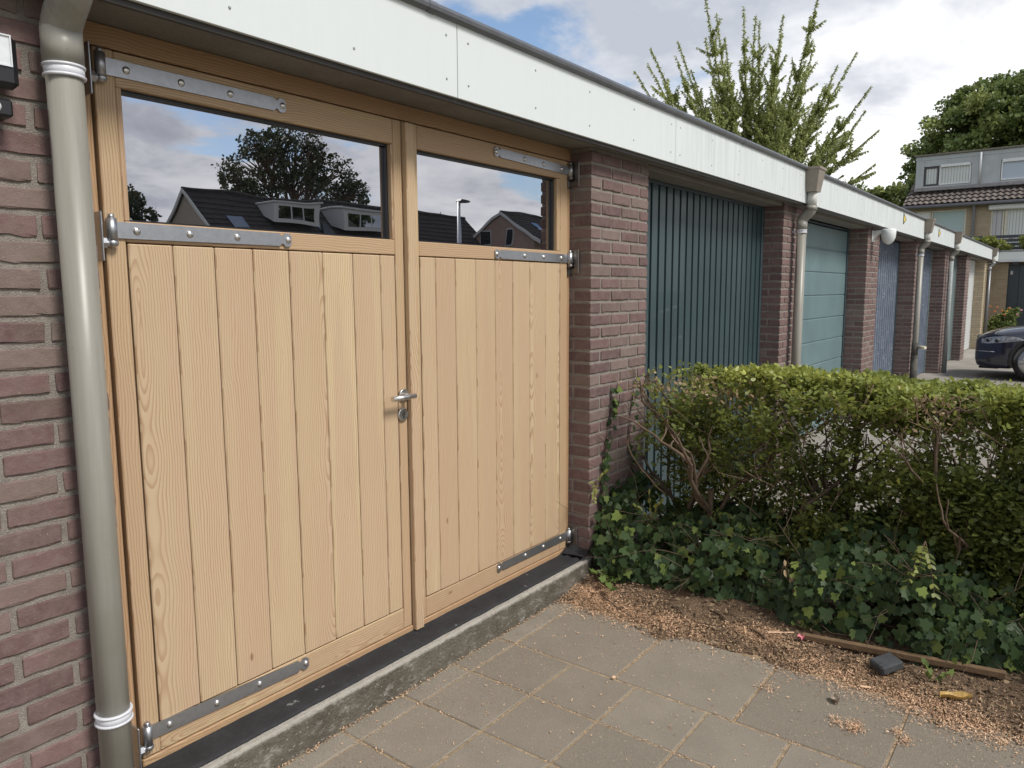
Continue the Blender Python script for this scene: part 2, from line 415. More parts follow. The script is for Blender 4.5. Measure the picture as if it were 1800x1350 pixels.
def mat_tile():
    m, nt, b = newmat("concrete_paving")
    t = nd(nt, 'ShaderNodeSeparateXYZ', {0: attr(nt, 'tone')}); P = geopos(nt)
    n1 = noise(nt, P, 5, 5, 0.65); n2 = noise(nt, P, 170, 3, 0.7); n3 = noise(nt, P, 330, 3, 0.7); n4 = noise(nt, mapping(nt, P, (1, 1, 1), (4, 7, 2)), 95, 2, 0.5)
    col = mix(nt, t.outputs[0], (0.205, 0.178, 0.142), (0.265, 0.234, 0.190))
    col = mix(nt, mth(nt, 'MULTIPLY', ramp(nt, n1, [(0.35, 0), (0.7, 1)]), 0.55), col, (0.165, 0.143, 0.115))
    rr = mth(nt, 'GREATER_THAN', t.outputs[2], 0.9)
    col = mix(nt, mth(nt, 'MULTIPLY', rr, 0.45), col, (0.13, 0.112, 0.09))
    col = mix(nt, ramp(nt, n3, [(0.54, 0.0), (0.66, 0.75)]), col, (0.085, 0.072, 0.058))
    col = mix(nt, ramp(nt, n3, [(0.33, 0.6), (0.42, 0.0)]), col, (0.38, 0.34, 0.28))
    col = mix(nt, ramp(nt, n2, [(0.68, 0.0), (0.72, 0.8)]), col, (0.45, 0.37, 0.27))
    col = mix(nt, ramp(nt, n4, [(0.72, 0.0), (0.745, 0.9)]), col, (0.50, 0.40, 0.28))
    h = mth(nt, 'ADD', mth(nt, 'MULTIPLY', n2, 0.6), mth(nt, 'MULTIPLY', n3, 0.6))
    setb(nt, b, col=col, rough=0.87, spec=0.3, normal=bump(nt, h, 0.0022, 0.8))
    return m
TILE = mat_tile()
SAND = mat_rough("joint_sand", (0.42, 0.325, 0.215), (0.17, 0.13, 0.09), 30, 400, 0.004, 0.95, (300, 0.55, (0.52, 0.39, 0.24)))
SOIL = mat_rough("garden_soil", (0.10, 0.07, 0.047), (0.18, 0.12, 0.08), 14, 130, 0.014, 0.97, (150, 0.56, (0.34, 0.225, 0.13)))
ROAD = mat_rough("grey_paving", (0.24, 0.215, 0.185), (0.36, 0.335, 0.30), 1.6, 60, 0.004, 0.9)
FARGROUND = mat_rough("far_ground", (0.10, 0.11, 0.06), (0.16, 0.15, 0.10), 0.4, 8, 0.01, 0.95)

def mat_plain(name, col, rough=0.5, metal=0.0, spec=0.5, var=0.12, scale=18, bd=0.0, coat=0.0, bscale=60):
    m, nt, b = newmat(name); P = geopos(nt)
    n = noise(nt, P, scale, 4, 0.6)
    c = mix(nt, ramp(nt, n, [(0.3, 0), (0.7, 1)]), tuple(x * (1 - var) for x in col), tuple(min(1, x * (1 + var)) for x in col))
    kw = dict(col=c, rough=rough, metal=metal, spec=spec, coat=coat)
    if bd: kw['normal'] = bump(nt, noise(nt, P, bscale, 3, 0.6), bd, 1.0)
    setb(nt, b, **kw); return m
STEEL = None
def mat_steel(name, col, rough, var=0.25):
    m, nt, b = newmat(name); P = geopos(nt)
    n = noise(nt, P, 60, 5, 0.7); n2 = noise(nt, mapping(nt, P, (3, 1, 60)), 12, 3, 0.6)
    c = mix(nt, n, tuple(x * (1 - var) for x in col), tuple(min(1, x * (1 + var)) for x in col))
    setb(nt, b, col=c, metal=0.9, rough=mth(nt, 'ADD', rough - 0.1, mth(nt, 'MULTIPLY', n2, 0.22)), normal=bump(nt, n, 0.0004, 0.5)); return m
STEEL = mat_steel("galvanised_steel", (0.42, 0.43, 0.45), 0.40)
STEEL2 = mat_steel("brushed_steel", (0.62, 0.60, 0.58), 0.28, 0.1)
DARKST = mat_steel("dark_steel", (0.20, 0.185, 0.175), 0.4)

def mat_fascia():
    m, nt, b = newmat("white_fascia_board"); P = geopos(nt); s = nd(nt, 'ShaderNodeSeparateXYZ', {0: P})
    # rain streaks run down the boards further along the row
    st = noise(nt, nd(nt, 'ShaderNodeCombineXYZ', {0: mth(nt, 'MULTIPLY', s.outputs[0], 26.0), 1: 0.0, 2: mth(nt, 'MULTIPLY', s.outputs[2], 1.4)}).outputs[0], 1.0, 4, 0.65)
    st2 = noise(nt, P, 3.0, 4, 0.6)
    far = ramp(nt, mth(nt, 'DIVIDE', s.outputs[0], 10.0), [(0.36, 0.05), (0.44, 0.7), (1.0, 1.0)])
    f = mth(nt, 'MULTIPLY', ramp(nt, st, [(0.42, 0), (0.66, 1)]), mth(nt, 'ADD', far, 0.03))
    col = mix(nt, mth(nt, 'MULTIPLY', f, 0.42), (0.63, 0.665, 0.662), (0.31, 0.335, 0.325))
    col = mix(nt, mth(nt, 'MULTIPLY', ramp(nt, st2, [(0.5, 0), (0.75, 1)]), 0.10), col, (0.55, 0.57, 0.52))
    setb(nt, b, col=col, rough=0.55, spec=0.3, normal=bump(nt, noise(nt, P, 4, 3, 0.5), 0.004, 0.25)); return m
FASCIA = mat_fascia()
def mat_pvc():
    m, nt, b = newmat("grey_pvc"); P = geopos(nt)
    st = noise(nt, mapping(nt, P, (26, 26, 1.1)), 1.0, 5, 0.65); n = noise(nt, P, 7, 4, 0.6)
    col = mix(nt, ramp(nt, st, [(0.35, 0), (0.7, 1)]), (0.225, 0.214, 0.182), (0.31, 0.298, 0.262))
    col = mix(nt, mth(nt, 'MULTIPLY', ramp(nt, n, [(0.5, 0), (0.75, 1)]), 0.35), col, (0.21, 0.20, 0.15))
    sc = noise(nt, mapping(nt, P, (40, 40, 22)), 2.0, 2, 0.5)
    col = mix(nt, ramp(nt, sc, [(0.755, 0), (0.77, 0.6)]), col, (0.08, 0.08, 0.06))
    setb(nt, b, col=col, rough=0.38, spec=0.45, normal=bump(nt, n, 0.001, 0.4)); return m
PVC = mat_pvc()
PVCLIGHT = mat_plain("pale_pvc", (0.50, 0.50, 0.46), 0.4)
PVCBROWN = mat_plain("taupe_pvc", (0.24, 0.205, 0.165), 0.45)
CLIP = mat_plain("clip_white", (0.60, 0.61, 0.65), 0.35)
ZINC = mat_plain("zinc_trim", (0.16, 0.165, 0.175), 0.42, 0.5)
BLACK = mat_plain("black_plastic", (0.012, 0.012, 0.014), 0.35)
RUBBER = mat_plain("black_rubber", (0.015, 0.015, 0.016), 0.7)
WHITEP = mat_plain("white_plastic", (0.68, 0.70, 0.69), 0.3, var=0.04)

def mat_glass(name, tint, rough=0.0, dark=(0.01, 0.011, 0.012)):
    m, nt, b = newmat(name)
    setb(nt, b, col=tint, metal=1.0, rough=rough)
    if not rough: setb(nt, b, normal=bump(nt, noise(nt, geopos(nt), 2.2, 2, 0.4), 0.0012, 1.0), rough=mth(nt, 'MULTIPLY', ramp(nt, noise(nt, geopos(nt), 5, 5, 0.7), [(0.5, 0), (0.8, 1)]), 0.035))
    b2 = nd(nt, 'ShaderNodeBsdfPrincipled', {'Base Color': (*dark, 1), 'Roughness': 0.02})
    ms = nd(nt, 'ShaderNodeMixShader', {0: 0.25, 1: b, 2: b2})
    nt.links.new(ms.outputs[0], nt.nodes['Material Output'].inputs[0]); return m
GLASS = mat_glass("mirror_coated_glass", (0.63, 0.63, 0.67))

def mat_leaf(name, dark, light, yellow, rough=0.45, trans=0.3, spec=0.4):
    m, nt, b = newmat(name)
    t = nd(nt, 'ShaderNodeSeparateXYZ', {0: attr(nt, 'tone')})
    c = mix(nt, t.outputs[0], dark, light); c = mix(nt, t.outputs[1], c, yellow)
    setb(nt, b, col=c, rough=rough, spec=spec)
    tr = nd(nt, 'ShaderNodeBsdfTranslucent', {'Color': mix(nt, 0.5, c, yellow)})
    ms = nd(nt, 'ShaderNodeMixShader', {0: trans, 1: b, 2: tr})
    nt.links.new(ms.outputs[0], nt.nodes['Material Output'].inputs[0]); return m
def mat_bark(name, c1, c2, s=60):
    m, nt, b = newmat(name); P = geopos(nt)
    n = noise(nt, mapping(nt, P, (1, 1, 0.3)), s, 5, 0.65)
    setb(nt, b, col=mix(nt, ramp(nt, n, [(0.3, 0), (0.7, 1)]), c1, c2), rough=0.9, normal=bump(nt, n, 0.004, 0.8)); return m
BARK = mat_bark("bark", (0.075, 0.05, 0.034), (0.15, 0.105, 0.07))
PETIOLE = mat_bark("twig_bark", (0.13, 0.08, 0.05), (0.20, 0.14, 0.09), 120)
# ------------------------------------------------------------------ ground
def ground_sheet(name, x0, x1, y0, y1, z, mat, nx=1, ny=1, hf=None):
    V = []; F = []
    for j in range(ny + 1):
        for i in range(nx + 1):
            x = x0 + (x1 - x0) * i / nx; y = y0 + (y1 - y0) * j / ny
            V.append((x, y, z + (hf(x, y) if hf else 0)))
    for j in range(ny):
        for i in range(nx):
            a = j * (nx + 1) + i; F.append((a, a + 1, a + nx + 2, a + nx + 1))
    mb = MB(); mb.add(V, F, None, (0.5,) * 3, 0, hf is not None)
    return struct(mb.build(name, mat, recalc=False))
G0 = -1.523
ground_sheet("ground", -300, 400, -300, 300, -1.62, FARGROUND)
ground_sheet("alley", 3.95, 26, -28, 0.6, -1.535, ROAD)
ground_sheet("joint_sand", -2.2, 3.02, -5.0, -0.10, G0 - 0.0045, SAND)
def paving():
    mb = MB()
    def tile(x0, x1, y0, y1, big=False):
        g = 0.0045; dz = random.uniform(-.0016, .0016)
        t = (random.random(), random.random(), random.random() * .8 + (.2 if big else 0))
        mb.box(x0 + g, x1 - g - random.uniform(0, .002), y0 + g, y1 - g - random.uniform(0, .002), G0 - .05, G0 + dz, 0.0035, 0, 'x', t)
    for i in range(14):
        x1 = 2.432 - .2918 * i
        tile(x1 - .2918, x1, -.250, -.152)
        for j in range(15):
            y1 = -.250 - .2928 * j; tile(x1 - .2918, x1, y1 - .2928, y1)
    tile(2.432, 2.932, -.250, -.152, True)
    for j in range(9):
        y1 = -.250 - .485 * j; tile(2.434, 2.932, y1 - .485, y1, True)
    return struct(mb.build("paving", TILE))
paving()
def soil_edge(y): return 2.913 + .035 * math.sin(y * 4.1 + 1) + .03 * math.sin(y * 11.3) + .02 * math.sin(y * 23.0 + 2) - .03 * max(0, -y - 1.2)
def soil_h(x, y):
    e = soil_edge(y); d = x - e
    n = mn.noise(Vector((x * 9, y * 9, 0))) * .012 + mn.noise(Vector((x * 30, y * 30, 3))) * .006
    return -.022 + min(max(d, -.2), .5) * .11 + (.022 if d > .0 else .022 * max(0, 1 + d / .05)) * .8 + n * min(1, max(0, (d + .03) / .08))
ground_sheet("soil_bed", 2.72, 4.0, -4.6, -.115, G0, SOIL, 150, 440, soil_h)

# ------------------------------------------------------------------ bricks and piers
def brick(mb, x0, x1, y0, y1, z0, z1, mi=0, axis='x', n=4, jit=0.0010, ch=0.0026):
    L = (x1 - x0) if axis == 'x' else (y1 - y0)
    w = (y1 - y0) if axis == 'x' else (x1 - x0); h = z1 - z0
    tone = (random.random(), random.random(), random.random()); V = []; F = []
    ch = min(ch, w * .3)
    cs = [(-w / 2 + ch, -h / 2), (w / 2 - ch, -h / 2), (w / 2, -h / 2 + ch), (w / 2, h / 2 - ch), (w / 2 - ch, h / 2), (-w / 2 + ch, h / 2), (-w / 2, h / 2 - ch), (-w / 2, -h / 2 + ch)]
    st = [0, ch * .8] + [L * k / n for k in range(1, n)] + [L - ch * .8, L]
    for si, s_ in enumerate(st):
        sc = ch if si in (0, len(st) - 1) else 0
        for a, b_ in cs:
            a2 = a - math.copysign(sc, a) + random.gauss(0, jit * .55); b2 = b_ - math.copysign(sc, b_) + random.gauss(0, jit)
            p = s_ + random.gauss(0, jit * .6)
            V.append(((x0 + p), (y0 + y1) / 2 + a2, (z0 + z1) / 2 + b2) if axis == 'x' else ((x0 + x1) / 2 + a2, y0 + p, (z0 + z1) / 2 + b2))
    m = len(st)
    for i in range(m - 1):
        for k in range(8):
            F.append((i * 8 + k, i * 8 + (k + 1) % 8, (i + 1) * 8 + (k + 1) % 8, (i + 1) * 8 + k))
    F.append(tuple(range(8))); F.append(tuple((m - 1) * 8 + k for k in range(7, -1, -1)))
    mb.add(V, F, None, tone, mi, False)

PITCHZ = .0625
def pier(x0, x1, parent, n=4, mats=(None, None), y1=.1, z_lo=-1.62, z_hi=.70, jit=.0010, name="brick_pier"):
    mb = MB(); j = .0077
    mb.box(x0 + .0042, x1 - .0042, -.12 + .0048, y1, z_lo, z_hi, 0, 1)
    W = x1 - x0; h = W / 6
    k0 = int(math.floor((z_lo - .594) / PITCHZ))
    k = k0
    while True:
        zc = .594 + k * PITCHZ
        if zc + .02 > z_hi: break
        if zc - .02 > z_lo:
            za, zb = zc - PITCHZ / 2 + j, zc + PITCHZ / 2 - j
            o = lambda: random.gauss(0, .0012)
            if k % 2 == 0:
                for i in range(3):
                    brick(mb, x0 + i * 2 * h + (j if i else 0) + o(), x0 + (i + 1) * 2 * h - (j if i < 2 else 0) + o(), -.12 - abs(o()), -.022, za, zb, 0, 'x', n, jit)
                for xa in (x0, x1 - .1): brick(mb, xa + abs(o()), xa + .1 - abs(o()), -.010, y1 - .001, za, zb, 0, 'y', 2, jit)
            else:
                xs = [0, 1, 3, 5, 6]
                for i in range(4):
                    a = x0 + xs[i] * h + (j if i else 0); b = x0 + xs[i + 1] * h - (j if i < 3 else 0)
                    if i in (0, 3): brick(mb, a + o(), b + o(), -.12 - abs(o()), .078, za, zb, 0, 'y', 3, jit)
                    else: brick(mb, a + o(), b + o(), -.12 - abs(o()), -.022, za, zb, 0, 'x', n, jit)
        k += 1
    return mb.build(name, list(mats), parent)

row = thing("garage_building", "long flat-roofed terrace of brick garages with a white fascia board", "building", (0.25, 0, G0))
PB = (BRICK, MORTAR)
mleft = pier(0.115, .872, row, 8, PB, jit=.0013)
pier(3.25, 3.86, row, 8, PB, y1=.06, jit=.0012)
for x in (6.25, 9.25, 12.25, 15.25, 18.25): pier(x, x + .61, row, 3, PB, y1=.14)
YB = (YBRICK, MORTAR)
p = pier(21.9, 22.5, row, 3, YB, y1=.42); p['label'] = "yellow brick pier"
mb = MB(); mb.box(22.5, 24.3, .25, .42, -1.62, .70, 0); mb.build("end_wall", [YBRICK], row)
# side, rear walls and roof so that it is a building from anywhere
mb = MB(); mb.box(-3.2, .112, -.12, .1, -1.62, .70, 0); mb.build("front_wall", [BRICK], row)
mb = MB(); mb.box(-3.2, 24.3, 5.6, 5.8, -1.62, .90, 0); mb.build("rear_wall", [BRICK], row)
mb = MB(); mb.box(-3.4, 24.3, -.19, 5.9, .90, .957, .004); mb.build("roof", [BITU], row)
# inner dividing walls behind the piers, dark garage floors are never seen
for x in (.3, 3.5, 6.5, 9.5, 12.5, 15.5, 18.5, 21.9):
    mb = MB(); mb.box(x, x + .1, .16, 5.6, -1.6, .90, 0); mb.build("dividing_wall", [MORTAR], row)
# concrete lintel: two steps seen from below
mb = MB(); mb.box(-3.2, 24.3, -.185, .10, .702, .899, .004, 0, 'x'); mb.box(-3.2, 24.3, -.199, -.187, .694, .899, .003, 0, 'x'); mb.build("concrete_lintel", [SOFFIT], row)
mb = MB(); mb.box(3.862, 21.9, -.10, .06, .672, .701, .004, 0, 'x'); mb.build("door_head_beam", [SOFFIT], row)
mb = MB(); mb.box(-3.2, 24.05, -.212, -.2, .683, .706, .002); mb.build("drip_edge", [mat_plain("dark_trim", (.045, .04, .036), .6)], row)
joints = [-3.4, -1.0, 2.133, 3.97, 6.36, 9.4, 12.4, 15.45, 18.55, 21.85, 24.07]
SCREW = mat_plain("screw_head", (.36, .36, .36), .35, .7)
for a, b in zip(joints[:-1], joints[1:]):
    mb = MB(); mb.box(a + .0015, b - .0015, -.226, -.213, .700, .962, .0012, 0, 'x'); fp = mb.build("fascia_board", [FASCIA], row)
    nx = max(2, round((b - a) / .47))
    for i in range(nx + 1):
        x = a + .06 + (b - a - .12) * i / nx
        for z in (.755, .905):
            if x < 0: continue
            ms = MB(); ms.tube([(x, -.2262, z), (x, -.2285, z)], [.0048, .0032], 8); ms.build("screw", [SCREW], fp)
mb = MB()
prof = [(-.19, .958), (-.236, .958), (-.246, .966), (-.249, .978), (-.244, .990), (-.232, .997), (-.19, .990)]
xs = [-3.4, 1.99, 5.0, 8.0, 11.0, 14.0, 17.0, 20.0, 24.1]
for a, b in zip(xs[:-1], xs[1:]):
    mb.prism(prof, 'x', a + .001, b - .001)
    mb.prism([(y * 1.0 + (y + .215) * .05, z + (z - .976) * .08) for y, z in prof], 'x', b - .02, b + .02)
mb.build("roof_edge_trim", [ZINC], row)

# concrete step with bitumen strip in front of the wooden door
mb = MB()
N = 60; V = []; F = []
top = []; 
for i in range(N + 1):
    x = .80 + (3.36 - .80) * i / N
    yf = -.145 + (.07 * max(0, (x - 3.20) / .16) ** 2)
    e = .004 * mn.noise(Vector((x * 14, 0, 0))) + .003 * mn.noise(Vector((x * 50, 0, 5)))
    for (y, z) in ((.02, G0 - .03), (.02, -1.402), (yf + .030, -1.401 + e * .5), (yf + .008, -1.403 + e), (yf + e * .6, -1.412 + e), (yf + e, -1.45), (yf + e - .004, -1.52), (yf - .008, G0 - .03)): V.append((x, y, z))
for i in range(N):
    for k in range(8):
        F.append((i * 8 + k, i * 8 + (k + 1) % 8, (i + 1) * 8 + (k + 1) % 8, (i + 1) * 8 + k))
F.append(tuple(range(8))); F.append(tuple(N * 8 + k for k in range(8)))
mb.add(V, F, None, (.5,) * 3, 0, False)
tag(mb.build("concrete_step", [CONC]), "worn grey concrete step running under the wooden garage door", "step")
mb = MB(); V = []; F = []
N = 120
for i in range(N + 1):
    x = .876 + (3.235 - .876) * i / N
    cr = max(0, (x - 3.10) / .13) ** 1.2
    for q in range(7):
        y = -.003 - .118 * q / 6
        z = -1.3955 + .0016 * mn.noise(Vector((x * 9, y * 60, 1))) + cr * (.012 + .014 * math.sin(y * 120 + x * 50)) + (.002 if q < 6 else 0) + (.004 if q == 0 else 0)
        V.append((x, y + .003 * mn.noise(Vector((x * 12, 4, q))) * (q > 4), z))
for i in range(N):
    for q in range(6): F.append((i * 7 + q, (i + 1) * 7 + q, (i + 1) * 7 + q + 1, i * 7 + q + 1))
o = len(V); V += [(v[0], v[1], v[2] - .004) for v in V]
F += [tuple(o + k for k in f[::-1]) for f in F]
for i in range(N): F.append((i * 7 + 6, (i + 1) * 7 + 6, o + (i + 1) * 7 + 6, o + i * 7 + 6))
mb.add(V, F, None, (.5,) * 3, 0, True)
# crumpled end lying over the step by the pier
V = []; F = []
for i in range(13):
    for q in range(9):
        u = i / 12; w = q / 8
        x = 3.16 + .13 * u; y = -.005 - .135 * w
        z = -1.392 + .026 * abs(math.sin(u * 6.5 + w * 2)) * (.4 + u) + .012 * u * math.sin(w * 7 + 1) + .008
        V.append((x, y, z))
for i in range(12):
    for q in range(8): a = i * 9 + q; F.append((a, a + 9, a + 10, a + 1))
o = len(V); V += [(v[0], v[1], v[2] - .003) for v in V]; F += [tuple(o + k for k in f[::-1]) for f in F]
mb.add(V, F, None, (.5,) * 3, 0, True)
tag(mb.build("sealing_strip", [BITU]), "black bitumen strip laid along the concrete step, crumpled at its far end", "strip")

# ------------------------------------------------------------------ the wooden double door
door = thing("garage_double_door", "new pale wooden plank double door with two long windows and steel strap hinges", "garage door", (2.06, 0, -1.40))
mb = MB()
mb.box(.875, .944, .012, .085, -1.395, .640, .003, 0, 'z'); mb.box(3.219, 3.249, .008, .085, -1.395, .640, .002, 0, 'z')
mb.box(.875, 3.249, .004, .085, .643, .7015, .003, 0, 'x')
mb.box(.948, 3.218, -.003, .085, -1.396, -1.369, .003, 0, 'x')
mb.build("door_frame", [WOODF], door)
DARKGAP = mat_plain("dark_gap", (.03, .018, .01), .9)
KEY = mat_plain("keyhole_black", (.01, .01, .01), .5)
def leaf(L, planks, win, rails_x, left):
    lf = MB(); x0, x1 = L; sw0, sw1 = planks[0], planks[-1]; w0, w1 = win; b = .0025
    lf.box(x0, min(w0, sw0) , 0, .045, -1.366, .638, b, 0, 'z')
    lf.box(max(w1, sw1), x1, 0, .045, -1.366, .638, b, 0, 'z')
    a0, a1 = min(w0, sw0) + .0006, max(w1, sw1) - .0006
    lf.box(a0, a1, .0004, .045, .547, .6378, b, 0, 'x')
    lf.box(a0, a1, .0006, .045, .136, .1925, b, 0, 'x')
    lf.box(a0, a1, .0004, .045, -1.3658, -1.281, b, 0, 'x')
    if w0 > a0 + .004: lf.box(a0 + .0004, w0, .0012, .045, .193, .5465, b, 0, 'z')
    if w1 < a1 - .004: lf.box(w1, a1 - .0004, .0012, .045, .193, .5465, b, 0, 'z')
    if sw0 > a0 + .004: lf.box(a0 + .0004, sw0 - .004, .0008, .045, -1.2805, .1355, b, 0, 'z')
    if sw1 < a1 - .004: lf.box(sw1 + .004, a1 - .0004, .0008, .045, -1.2805, .1355, b, 0, 'z')
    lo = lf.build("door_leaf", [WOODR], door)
    pm = MB()
    pm.box(sw0 - .003, sw1 + .003, .024, .0445, -1.2806, .1354, 0, 1)
    for i in range(len(planks) - 1):
        g0 = .005 if i == 0 else .0012; g1 = .005 if i == len(planks) - 2 else .0012
        pm.box(planks[i] + g0, planks[i + 1] - g1, -.0015 + random.uniform(-.0006, .0006), .023, -1.277 + random.uniform(0, .001), .132, .0032, 0, 'z')
    pm.build("plank_panel", [WOOD, DARKGAP], lo)
    gm = MB(); gm.box(w0 - .004, w1 + .004, .034, .040, .189, .550); gm.build("window_pane", [GLASS], lo)
    bm_ = MB()
    for (xa, xb, za, zb) in ((w0 + .0006, w1 - .0006, .537, .5462), (w0 + .0006, w1 - .0006, .1935, .199), (w0 + .0006, w0 + .008, .199, .537), (w1 - .008, w1 - .0006, .199, .537)):
        bm_.box(xa, xb, .020, .0338, za, zb, .001)
    bm_.build("glazing_seal", [BLACK], lo)
    return lo
pl = [1.003, 1.136, 1.266, 1.397, 1.533, 1.671, 1.806, 1.937, 2.016]
pr = [2.145, 2.237, 2.358, 2.491, 2.625, 2.755, 2.889, 3.021, 3.152]
leafL = leaf((.950, 2.060), pl, (1.019, 2.006), None, True)
leafR = leaf((2.064, 3.214), pr, (2.149, 3.122), None, False)
mb = MB(); mb.box(2.062, 2.108, -.024, -.0005, -1.388, .632, .003, 0, 'z'); mb.build("cover_strip", [WOOD], leafR)

def strap(lf, xk, sgn, z, L, tall=.044, plate=True, tilt=0.0):
    h = tall / 2; mb = MB()
    xa, xe = xk + sgn * .014, xk + sgn * L
    n = .012
    pts = [(0, h), (L - .050, h * .92), (L - .044, h * .55), (L - .036, h * .62), (L - .030, h * .98), (L - .016, h * .98), (L - .006, h * .6), (L - .006, -h * .6), (L - .016, -h * .98), (L - .030, -h * .98), (L - .036, -h * .62), (L - .044, -h * .55), (L - .050, -h * .92), (0, -h)]
    poly = [(xk + sgn * a, z + c + tilt * a) for a, c in pts]
    mb.prism(poly, 'y', -.0062, -.0018)
    V0 = len(mb.V)
    mb.tube([(xk, -.012, z - .030), (xk, -.012, z + .030)], .0135, 16)
    mb.tube([(xk, -.012, z + .030), (xk, -.012, z + .041)], [.0085, .0070], 12)
    hg = mb.build("strap_hinge", [STEEL], lf)
    for o in (.07, .225, .38, L - .018):
        bb = MB(); cx = xk + sgn * o; zz = z + tilt * o
        bb.ell((cx, -.0062, zz), (.0108, .0068, .0108), 14, 8); bb.build("bolt", [STEEL2], hg)
    # pin bracket screwed to the wall
    pb = MB()
    pb.ell((xk, -.012, z - .036), (.0155, .0155, .012), 14, 8)
    pb.tube([(xk, -.012, z - .037), (xk - sgn * .028, -.012, z - .037)], .009, 10)
    pb.tube([(xk - sgn * .018, -.012, z - .037), (xk - sgn * .030, -.012, z - .037)], .0155, 6, smooth=False)
    if sgn > 0:
        pb.box(xk - .038, xk - .032, -.034, .010, z - .085, z + .045, .002)
    else:
        pb.box(xk + .018, xk + .0235, -.052, .006, z - .075, z + .045, .006)
        pb.box(xk - .004, xk + .018, -.003, .0005, z - .085, z - .03, .001)
    pb.build("hinge_bracket", [DARKST if sgn < 0 else STEEL], door)
for z, t in ((.593, .0), (.167, 0.0), (-1.292, -.03)): strap(leafL, .962, 1, z, .585, tilt=t)
for z, t in ((.592, .02), (.157, .006), (-1.300, 0.0)): strap(leafR, 3.222, -1, z, .607, .042, tilt=t)
hm = MB()
hm.tube([(2.038, -.0015, -.408), (2.038, -.0085, -.408), (2.038, -.010, -.408)], [.0255, .0255, .0235], 28)
hm.tube([(2.038, -.010, -.408), (2.038, -.052, -.408)], .0095, 14)
hm.tube([(1.932, -.054, -.408), (2.052, -.054, -.408)], .0105, 20)
hm.build("door_handle", [STEEL2], leafL)
hm = MB()
hm.tube([(2.030, -.0015, -.484), (2.030, -.009, -.484), (2.030, -.0105, -.484)], [.0255, .0255, .023], 28)
lk = hm.build("lock_plate", [STEEL2], leafL)
hm = MB()
hm.tube([(2.030, -.0102, -.478), (2.030, -.0125, -.478)], .0088, 14); hm.prism([(2.0245, -.500), (2.0355, -.500), (2.0355, -.480), (2.0245, -.480)], 'y', -.0122, -.0102)
hm.build("lock_cylinder", [DARKST], lk)

# ------------------------------------------------------------------ other garage doors
def ribbed_door(name, label, x0, x1, y, n, mat, framemat, depth=.012, style='v', cat="garage door"):
    d = thing(name, label, cat, ((x0 + x1) / 2, y, -1.5))
    fm = MB()
    fm.box(x0 + .002, x0 + .045, y - .012, y + .05, -1.53, .668, .003); fm.box(x1 - .045, x1 - .002, y - .012, y + .05, -1.53, .668, .003)
    fm.box(x0 + .045, x1 - .045, y - .004, y + .05, .650, .670, .003, 0, 'x')
    fm.build("door_frame", [framemat], d)
    a, b = x0 + .05, x1 - .05; mb = MB()
    if style == 'v':
        w = (b - a) / n; poly = []
        for i in range(n):
            xa = a + i * w
            poly += [(xa, y + .034), (xa + w * .20, y + .034), (xa + w * .25, y), (xa + w * .97, y)]
        poly += [(b, y + .034), (b, y + .045), (a, y + .045)]
        mb.prism(poly, 'z', -1.51, .648)
    elif style == 'corr':
        w = (b - a) / n; poly = []
        for i in range(n):
            xa = a + i * w
            for t, dy in ((0, 0), (.3, 0), (.4, depth), (.7, depth), (.8, 0)): poly.append((xa + w * t, y + dy))
        poly += [(b, y), (b, y + .03), (a, y + .03)]
        mb.prism(poly, 'z', -1.51, .648)
    else:
        hgt = 2.155 / n
        for i in range(n):
            mb.box(a, b, y, y + .03, -1.51 + i * hgt + .004, -1.51 + (i + 1) * hgt - .004, .006, 0, 'x')
        mb.box(a + .002, b - .002, y + .008, y + .028, -1.51, .64)
    mb.build("door_panel", [mat], d)
    h = MB(); xm = a + .08 if style != 'sec' else (a + b) / 2
    h.tube([(xm, y - .001, -.55), (xm, y - .03, -.55)], .008, 8); h.tube([(xm, y - .03, -.50), (xm, y - .03, -.60)], .007, 8)
    if style != 'sec': h.build("door_handle", [DARKST], d)
    return d
TEAL1 = mat_plain("slate_teal_paint", (.031, .056, .062), .38, var=.10, scale=2, coat=.1)
TEAL2 = mat_plain("sea_green_paint", (.13, .195, .205), .42, var=.10, scale=3)
BLUEW = mat_rough("worn_blue_paint", (.10, .125, .17), (.165, .195, .245), 5, 40, .001, .6, (26, .62, (.36, .38, .40)))
GREYG = mat_plain("grey_green_paint", (.17, .22, .22), .5)
DKFR = mat_plain("dark_frame_paint", (.035, .055, .065), .5)
ribbed_door("ribbed_garage_door", "dark teal garage door with vertical grooves behind the hedge", 3.86, 6.25, .05, 22, TEAL1, DKFR)
ribbed_door("sectional_garage_door", "sea green garage door made of wide horizontal panels", 6.86, 9.25, .09, 9, TEAL2, DKFR, style='sec')
ribbed_door("corrugated_garage_door", "faded blue corrugated garage door beside the white domed camera", 9.86, 12.25, .09, 17, BLUEW, DKFR, .028, style='corr')
ribbed_door("corrugated_garage_door", "narrow sliver of worn blue garage door behind the second drainpipe from the hedge", 12.86, 15.25, .10, 17, BLUEW, GREYG, .028, style='corr')
ribbed_door("plain_garage_door", "grey-green garage door behind the mottled third drainpipe", 15.86, 18.25, .06, 24, GREYG, GREYG, style='v')
ribbed_door("white_framed_garage_door", "white-framed garage door farthest along the brick row", 18.86, 21.9, .10, 24, WHITEP, WHITEP, style='v')

